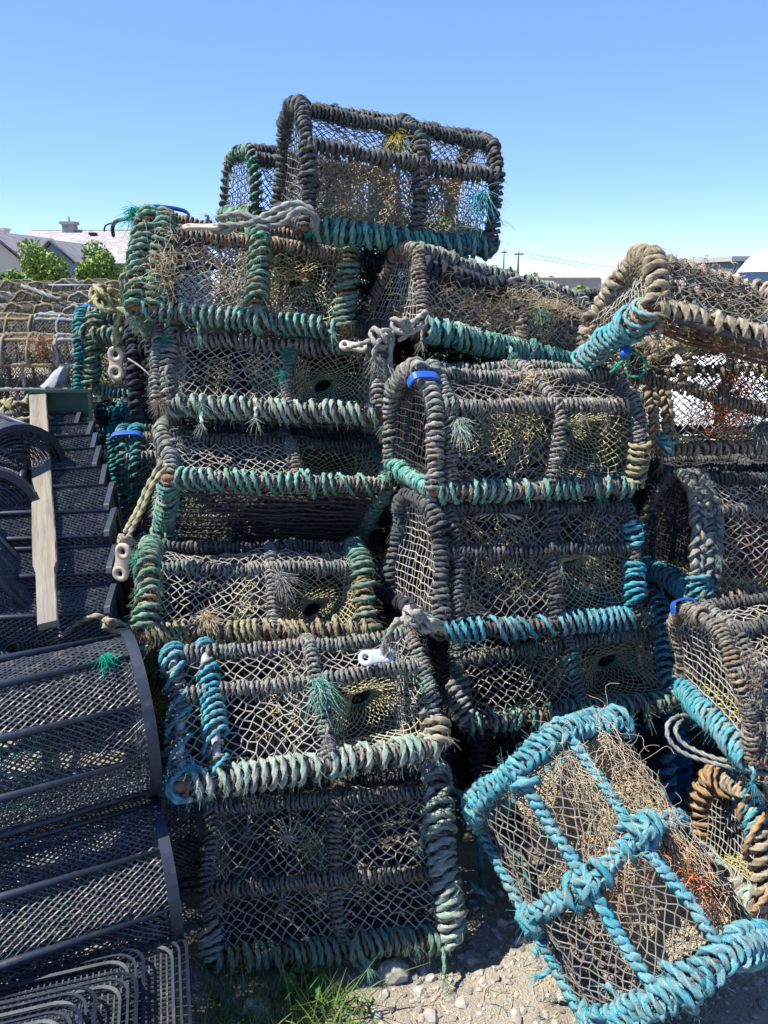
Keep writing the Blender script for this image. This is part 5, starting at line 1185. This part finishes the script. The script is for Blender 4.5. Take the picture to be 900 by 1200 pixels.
m = MB(); prism(m, [(gx_ - gw, 0), (gx_ + gw, 0), (gx_ + gw, gr[2]), (gx_, gpk[2] - .1), (gx_ - gw, gr[2])], H0 - 2, H0 + 2.0, 'y'); m.build('gable_wall', 'wall_blue', root, smooth=False)
m = MB(); slab(m, (gx_ - gw - .15, H0 - 2.2, gr[2] - .1), (gx_, H0 - 2.2, gpk[2]), (gx_, H0 + 2.6, gpk[2]), (gx_ - gw - .15, H0 + 2.6, gr[2] - .1), -.1); slab(m, (gx_ + gw + .15, H0 - 2.2, gr[2] - .1), (gx_, H0 - 2.2, gpk[2]), (gx_, H0 + 2.6, gpk[2]), (gx_ + gw + .15, H0 + 2.6, gr[2] - .1), .1); m.build('gable_roof', 'slate', root, smooth=False)
m = MB()
for s in (-1, 1): tube(m, [(gx_, H0 - 2.25, gpk[2] + .02), (gx_ + s * (gw + .18), H0 - 2.25, gr[2] - .1)], .09, 4)
m.build('bargeboard', 'dark_trim', root)
c = at(82, 268, H0 + 4); m = MB(); box(m, (c[0], H0 + 4, rz + .05), (.62, .6, .5)); box(m, (c[0], H0 + 4, rz + .36), (.8, .76, .14)); ch = m.build('chimney', 'wall_grey', root, smooth=False)
m = MB(); tube(m, [(c[0], H0 + 4, rz + .40), (c[0], H0 + 4, rz + .72)], .12, 8); m.build('chimney_pot', 'brown_rope', ch)
m = MB()
for px_ in (110,):
    k = at(px_, 276, H0 + 3.4); f = (k[2] - ez) / (rz - ez); y_ = H0 - .5 + 4.5 * f; box(m, (k[0], y_, k[2] + .08), (.35, .3, .12))
m.build('roof_vent', 'dark_trim', root, smooth=False)
m = MB(); wv_ = at(96, 313, H0); box(m, (wv_[0], H0 + .08, 1.6), (1.3, .06, 1.3)); wf = m.build('window', 'pane', root, smooth=False)
m = MB(); box(m, (gx_ + .1, H0 - 2.03, 2.15), (.9, .06, 1.0)); wf = m.build('window', 'pane', root, smooth=False); m = MB(); box(m, (gx_ + .1, H0 - 2.06, 1.6), (1.1, .12, .08)); m.build('sill', 'wall_cream', wf, smooth=False)
m = MB(); tube(m, [(xl, H0 - .6, ez - .02), (xr_, H0 - .6, ez - .02)], .07, 6); m.build('gutter', 'dark_trim', root)
# lower slate wing between the two houses
root = empty('slate_wing', 'low slate roofed wing to the left of the long roof', 'house')
a = at(5, 285, H0 + 6); b = at(36, 285, H0 + 6); m = MB(); slab(m, (a[0] - .5, H0 + 2.6, 2.8), (b[0] + .4, H0 + 2.6, 2.8), (b[0] + .4, H0 + 6, a[2]), (a[0] - .5, H0 + 6, a[2]), .15); m.build('roof', 'slate', root, smooth=False)
m = MB(); box(m, ((a[0] + b[0]) / 2, H0 + 4.6, 1.3), (b[0] - a[0] + .6, 3.6, 2.7)); m.build('wall', 'wall_cream', root, smooth=False)
root = empty('gabled_house', 'cream gabled house with a chimney at the left edge', 'house')
pk = at(-12, 273, H0 - 4); ev = at(22, 301, H0 - 4); gw = ev[0] - pk[0]
m = MB(); prism(m, [(pk[0] - gw, 0), (pk[0] + gw, 0), (pk[0] + gw, ev[2]), (pk[0], pk[2] - .1), (pk[0] - gw, ev[2])], H0 - 4, H0 + 4, 'y'); m.build('wall', 'wall_cream', root, smooth=False)
m = MB()
for s in (-1, 1): slab(m, (pk[0] + s * (gw + .15), H0 - 4.2, ev[2] - .12), (pk[0], H0 - 4.2, pk[2]), (pk[0], H0 + 4.2, pk[2]), (pk[0] + s * (gw + .15), H0 + 4.2, ev[2] - .12), .12 * s)
rf = m.build('roof', 'slate', root, smooth=False)
m = MB()
for s in (-1, 1): tube(m, [(pk[0], H0 - 4.25, pk[2] + .02), (pk[0] + s * (gw + .18), H0 - 4.25, ev[2] - .12)], .09, 4)
m.build('bargeboard', 'dark_trim', root)
c = at(0, 280, H0 - 1); m = MB(); box(m, (c[0], H0 - 1, c[2]), (.7, .6, .9)); box(m, (c[0], H0 - 1, c[2] + .42), (.82, .72, .12)); m.build('chimney', 'wall_cream', rf, smooth=False)
# fence, verge and bushes before the houses
root = empty('picket_fence', 'dark weathered paling fence below the blue grey gable', 'fence')
fy = 33.; a = at(-30, 322, fy); b = at(140, 322, fy); m = MB()
for x_ in np.arange(a[0], b[0], .16): box(m, (x_, fy, .85 + .03 * math.sin(x_ * 7)), (.11, .025, 1.75))
m.build('palings', 'fence_wood', root, smooth=False)
m = MB()
for z in (.5, 1.3): box(m, ((a[0] + b[0]) / 2, fy + .05, z), (b[0] - a[0], .06, .09))
m.build('rails', 'fence_wood', root, smooth=False)
def bush(label, c, R, n, seed, leaf=.10, name='bush', mat='bush_leaf', clumps=16):
    rg = np.random.default_rng(seed); root = empty(name, label, 'bush', loc=tuple(c)); R = np.array(R)
    m = MB(); cs = []
    for i in range(clumps):
        d = nrm(rg.normal(0, 1, 3)); d[2] = abs(d[2]) * 1.1 - .25; p = d * R * rg.uniform(.45, .95) + [0, 0, R[2]]; cs.append(p)
        tube(m, [(0, 0, 0), p * [.3, .3, .5], p], np.linspace(.06, .012, 13) * R[2] * .6, 5, smooth=6)
    m.build('trunk', 'bark', root)
    cs = np.array(cs); n = int(n * 1.9); leaf = leaf * .72; k = rg.integers(0, clumps, n); sz = R.mean() * rg.uniform(.2, .42, clumps)
    P = cs[k] + nrm(rg.normal(0, 1, (n, 3))) * (sz[k] * rg.random(n) ** .45)[:, None]
    u = nrm(rg.normal(0, 1, (n, 3))); w = nrm(np.cross(u, rg.normal(0, 1, (n, 3)))); l = leaf * rg.uniform(.6, 1.4, n)[:, None]
    V = np.stack([P - u * l, P + w * l * .5, P + u * l, P - w * l * .5], 1); m = MB(); m.add(V.reshape(-1, 3), np.arange(n * 4).reshape(-1, 4), None, np.repeat(rg.random(clumps)[k] * .6 + .4 * rg.random(n), 4)); m.build('crown', mat, root, smooth=False)
w = at(45, 330, 30); bush('bright green bush in front of the blue grey gable', (w[0], 30, .0), (1.5, 1.2, 1.55), 3800, 1, .11)
w = at(122, 330, 31); bush('pale green leafy tree beside the pile at the right of the gable', (w[0], 31, .0), (1.0, 1.0, 1.85), 3000, 2, .11)
w = at(5, 330, 30); bush('dark low shrub at the left edge before the cream house', (w[0] - .2, 30.4, 0), (1.1, .9, 1.05), 2200, 3, .10, mat='leaf')
w = at(-40, 330, 30); bush('broad shrub beyond the left edge', (w[0], 30, 0), (1.6, 1.2, 1.3), 2000, 4, .12)
w = at(95, 335, 29); bush('low hedge shrub under the paling fence', (w[0], 29, 0), (2.2, .7, .82), 3400, 5, .10, clumps=24)
w = at(30, 335, 27); bush('grassy scrub behind the far arched pots', (w[0], 26, 0), (3.4, .7, .76), 3600, 6, .09, clumps=30)

# ------------------------------------------------------------------ right side distance
root = empty('low_building', 'long low grey building on the skyline between the pile and the tan pot', 'building')
a = at(612, 331, 60); b = at(705, 331, 60); m = MB(); box(m, ((a[0] + b[0]) / 2, 62, 1.0), (b[0] - a[0], 4, 2.0)); m.build('wall', 'wall_grey', root, smooth=False)
zt = at(650, 325, 60)[2]; m = MB(); box(m, ((a[0] + b[0]) / 2 + .6, 62, 2.0 + (zt - 2.0) / 2), (b[0] - a[0] - 1.5, 4.4, zt - 2.0)); m.build('roof', 'slate', root, smooth=False)
w = at(622, 335, 40); bush('green scrub on the skyline by the low building', (w[0], 40, 0), (1.5, 1, 1.05), 2600, 7, .10)
w = at(690, 340, 22); bush('green scrub seen through the tan pot', (w[0] + .5, 22, 0), (2.6, 1, .85), 3600, 8, .09, clumps=26)
def pole(label, px_, ytop, Y, arm=0., r=.11):
    t = at(px_, ytop, Y); root = empty('utility_pole', label, 'pole', 'distant utility poles', loc=(t[0], Y, 0)); m = MB(); tube(m, [(0, 0, 0), (0, 0, t[2] * .5), (0, 0, t[2])], [r, r * .85, r * .7], 8); m.build('shaft', 'bark', root)
    if arm:
        m = MB(); box(m, (0, -.12, t[2] - .35), (arm, .1, .12)); ca = m.build('crossarm', 'bark', root, smooth=False); m = MB()
        for s in (-.45, 0, .45): tube(m, [(s * arm, -.12, t[2] - .29), (s * arm, -.12, t[2] - .08)], .045, 6)
        m.build('insulator', 'plastic_clean', ca)
    return np.array([t[0], Y, t[2]])
p1 = pole('thin wooden pole without crossarm, left of the distant pair', 591, 291, 75, .5, .13); p2 = pole('thin wooden pole with box, right of the distant pair', 608, 293, 72, .8, .16)
pole('tiny far pole by the low building', 646, 320, 90, .6, .1); p3 = pole('small pole with crossarm beyond the tan pot at the right', 846, 309, 80, 1.6, .1)
m = MB(); 
for dz in (0, -.3):
    for (a_, b_) in ((p2, p3),): tube(m, [a_ + [0, 0, dz - .2], (a_ + b_) / 2 + [0, 0, dz - 1.0], b_ + [0, 0, dz - .2]], .018, 4, smooth=8)
o = m.build('power_lines', 'rod_black'); tag(o, 'thin power lines sagging between the distant poles', 'cable')
root = empty('steel_shed', 'blue grey steel shed on the skyline at the right', 'shed')
a = at(860, 306, 22); b = at(930, 306, 22); zt = a[2]; m = MB(); box(m, ((a[0] + b[0]) / 2, 23.5, zt / 2 - .02), (b[0] - a[0], 3, zt)); m.build('wall', 'steel_blue', root, smooth=False)
m = MB()
for x_ in np.arange(a[0] + .1, b[0], .22): box(m, (x_, 21.98, zt / 2 - .05), (.09, .05, zt - .25))
m.build('cladding_ribs', 'steel_blue', root, smooth=False)
m = MB(); box(m, ((a[0] + b[0]) / 2, 23.5, zt + .06), (b[0] - a[0] + .25, 3.3, .13)); m.build('roof', 'wall_grey', root, smooth=False)
# white van nose-on behind the right hand pots
vx, vy = 1.98, 4.62
root = empty('white_van', 'white van parked behind the tan roped pots at the right edge', 'van', loc=(vx, vy, 0))
side = [(0, .35), (0, .95), (.04, 1.10), (.42, 1.20), (.78, 1.90), (1.0, 2.10), (4.2, 2.16), (4.35, 2.0), (4.35, .35)]
c = np.array(side + side[:1]); P = chaikin(np.c_[c[:, 0], np.zeros(len(c)), c[:, 1]], 2)[:-1]
m = MB(); n = len(P); rings = []
for (y_, k) in ((0, .955), (.05, .99), (.14, 1.), (1.66, 1.), (1.75, .99), (1.80, .955)):
    ctr_ = np.array([2.2, 0, 1.2]); rings.append((P - ctr_) * [k ** .4, 1, k] + ctr_ + [0, y_, 0])
V = np.vstack(rings); q = []
for r_ in range(5):
    for j in range(n): q.append((r_ * n + j, r_ * n + (j + 1) % n, (r_ + 1) * n + (j + 1) % n, (r_ + 1) * n + j))
m.add(np.vstack([V, rings[0].mean(0), rings[-1].mean(0)]), q, [[(j + 1) % n, j, 6 * n] for j in range(n)] + [[5 * n + j, 5 * n + (j + 1) % n, 6 * n + 1] for j in range(n)]); m.build('body', 'van_white', root)
m = MB(); slab(m, (.46, .16, 1.30), (.46, 1.64, 1.30), (.74, 1.55, 1.86), (.74, .25, 1.86), .02); m.build('windscreen', 'pane', root, smooth=False)
m = MB(); prism(m, [(.62, 1.28), (.94, 1.84), (1.75, 1.86), (1.75, 1.28)], -.012, .02, 'y'); m.build('side_window', 'pane', root, smooth=False)
m = MB(); tube(m, [(.58, -.006, 1.22), (.72, -.004, .72), (1.8, -.004, .5), (1.82, -.006, 1.9), (.98, 0, 1.9), (.58, -.006, 1.22)], .006, 4, cap=False); dr = m.build('door_seam', 'dark_trim', root)
m = MB(); box(m, (1.65, -.02, 1.12), (.16, .03, .035)); m.build('door_handle', 'dark_trim', root, smooth=False)
for yy in (.2, 1.6): 
    m = MB(); box(m, (.02, yy, .93), (.10, .26, .17), taper=.8); m.build('headlight', 'lamp_clear', root, smooth=False)
m = MB(); box(m, (.0, .9, .48), (.14, 1.7, .22)); m.build('bumper', 'dark_trim', root, smooth=False)
for xx in (.85, 3.5):
    for yy in (.04, 1.76):
        m = MB(); a = np.linspace(0, 2 * PI, 25); tube(m, np.stack([xx + .25 * np.cos(a), np.full(25, yy), .33 + .25 * np.sin(a)], 1), .085, 8, cap=False); wh = m.build('wheel', 'rubber', root)
        m = MB(); prism(m, [(xx + .19 * math.cos(t), .33 + .19 * math.sin(t)) for t in np.linspace(0, 2 * PI, 20, endpoint=False)], yy - .05, yy + .05, 'y'); m.build('rim', 'pipe_grey', wh)

# ------------------------------------------------------------------ light
EL, AZ = 57., -97.      # sun: height, and bearing from +Y towards +X
w = bpy.data.worlds.new('World'); SC.world = w; w.use_nodes = True; nt = w.node_tree; nt.nodes.clear()
sky = nt.nodes.new('ShaderNodeTexSky'); sky.sky_type = 'NISHITA'; sky.sun_disc = False; sky.sun_elevation = rad(EL); sky.sun_rotation = rad(AZ); sky.altitude = 0; sky.air_density = .4; sky.dust_density = 0; sky.ozone_density = 6.0
gm = nt.nodes.new('ShaderNodeGamma'); gm.inputs[1].default_value = .45; nt.links.new(sky.outputs[0], gm.inputs[0]); hs = nt.nodes.new('ShaderNodeHueSaturation'); hs.inputs['Hue'].default_value = .518; hs.inputs['Saturation'].default_value = 1.6; hs.inputs['Value'].default_value = 1.88; nt.links.new(gm.outputs[0], hs.inputs['Color'])
bg = nt.nodes.new('ShaderNodeBackground'); bg.inputs[1].default_value = .15; out = nt.nodes.new('ShaderNodeOutputWorld'); nt.links.new(hs.outputs[0], bg.inputs[0]); nt.links.new(bg.outputs[0], out.inputs[0])
ld = bpy.data.lights.new('sun', 'SUN'); ld.energy = 4.3; ld.angle = rad(.53); ld.color = (1, .95, .87); so = bpy.data.objects.new('sun', ld); COL.objects.link(so)
d = Vector((math.sin(rad(AZ)) * math.cos(rad(EL)), math.cos(rad(AZ)) * math.cos(rad(EL)), math.sin(rad(EL)))); so.rotation_euler = d.to_track_quat('Z', 'Y').to_euler(); so.location = (0, 0, 10)
SC.view_settings.view_transform = 'Standard'; SC.view_settings.look = 'None'; SC.view_settings.exposure = 1.42; SC.view_settings.gamma = 1
SC.cycles.max_bounces = 6; SC.cycles.diffuse_bounces = 3; SC.cycles.use_denoising = True
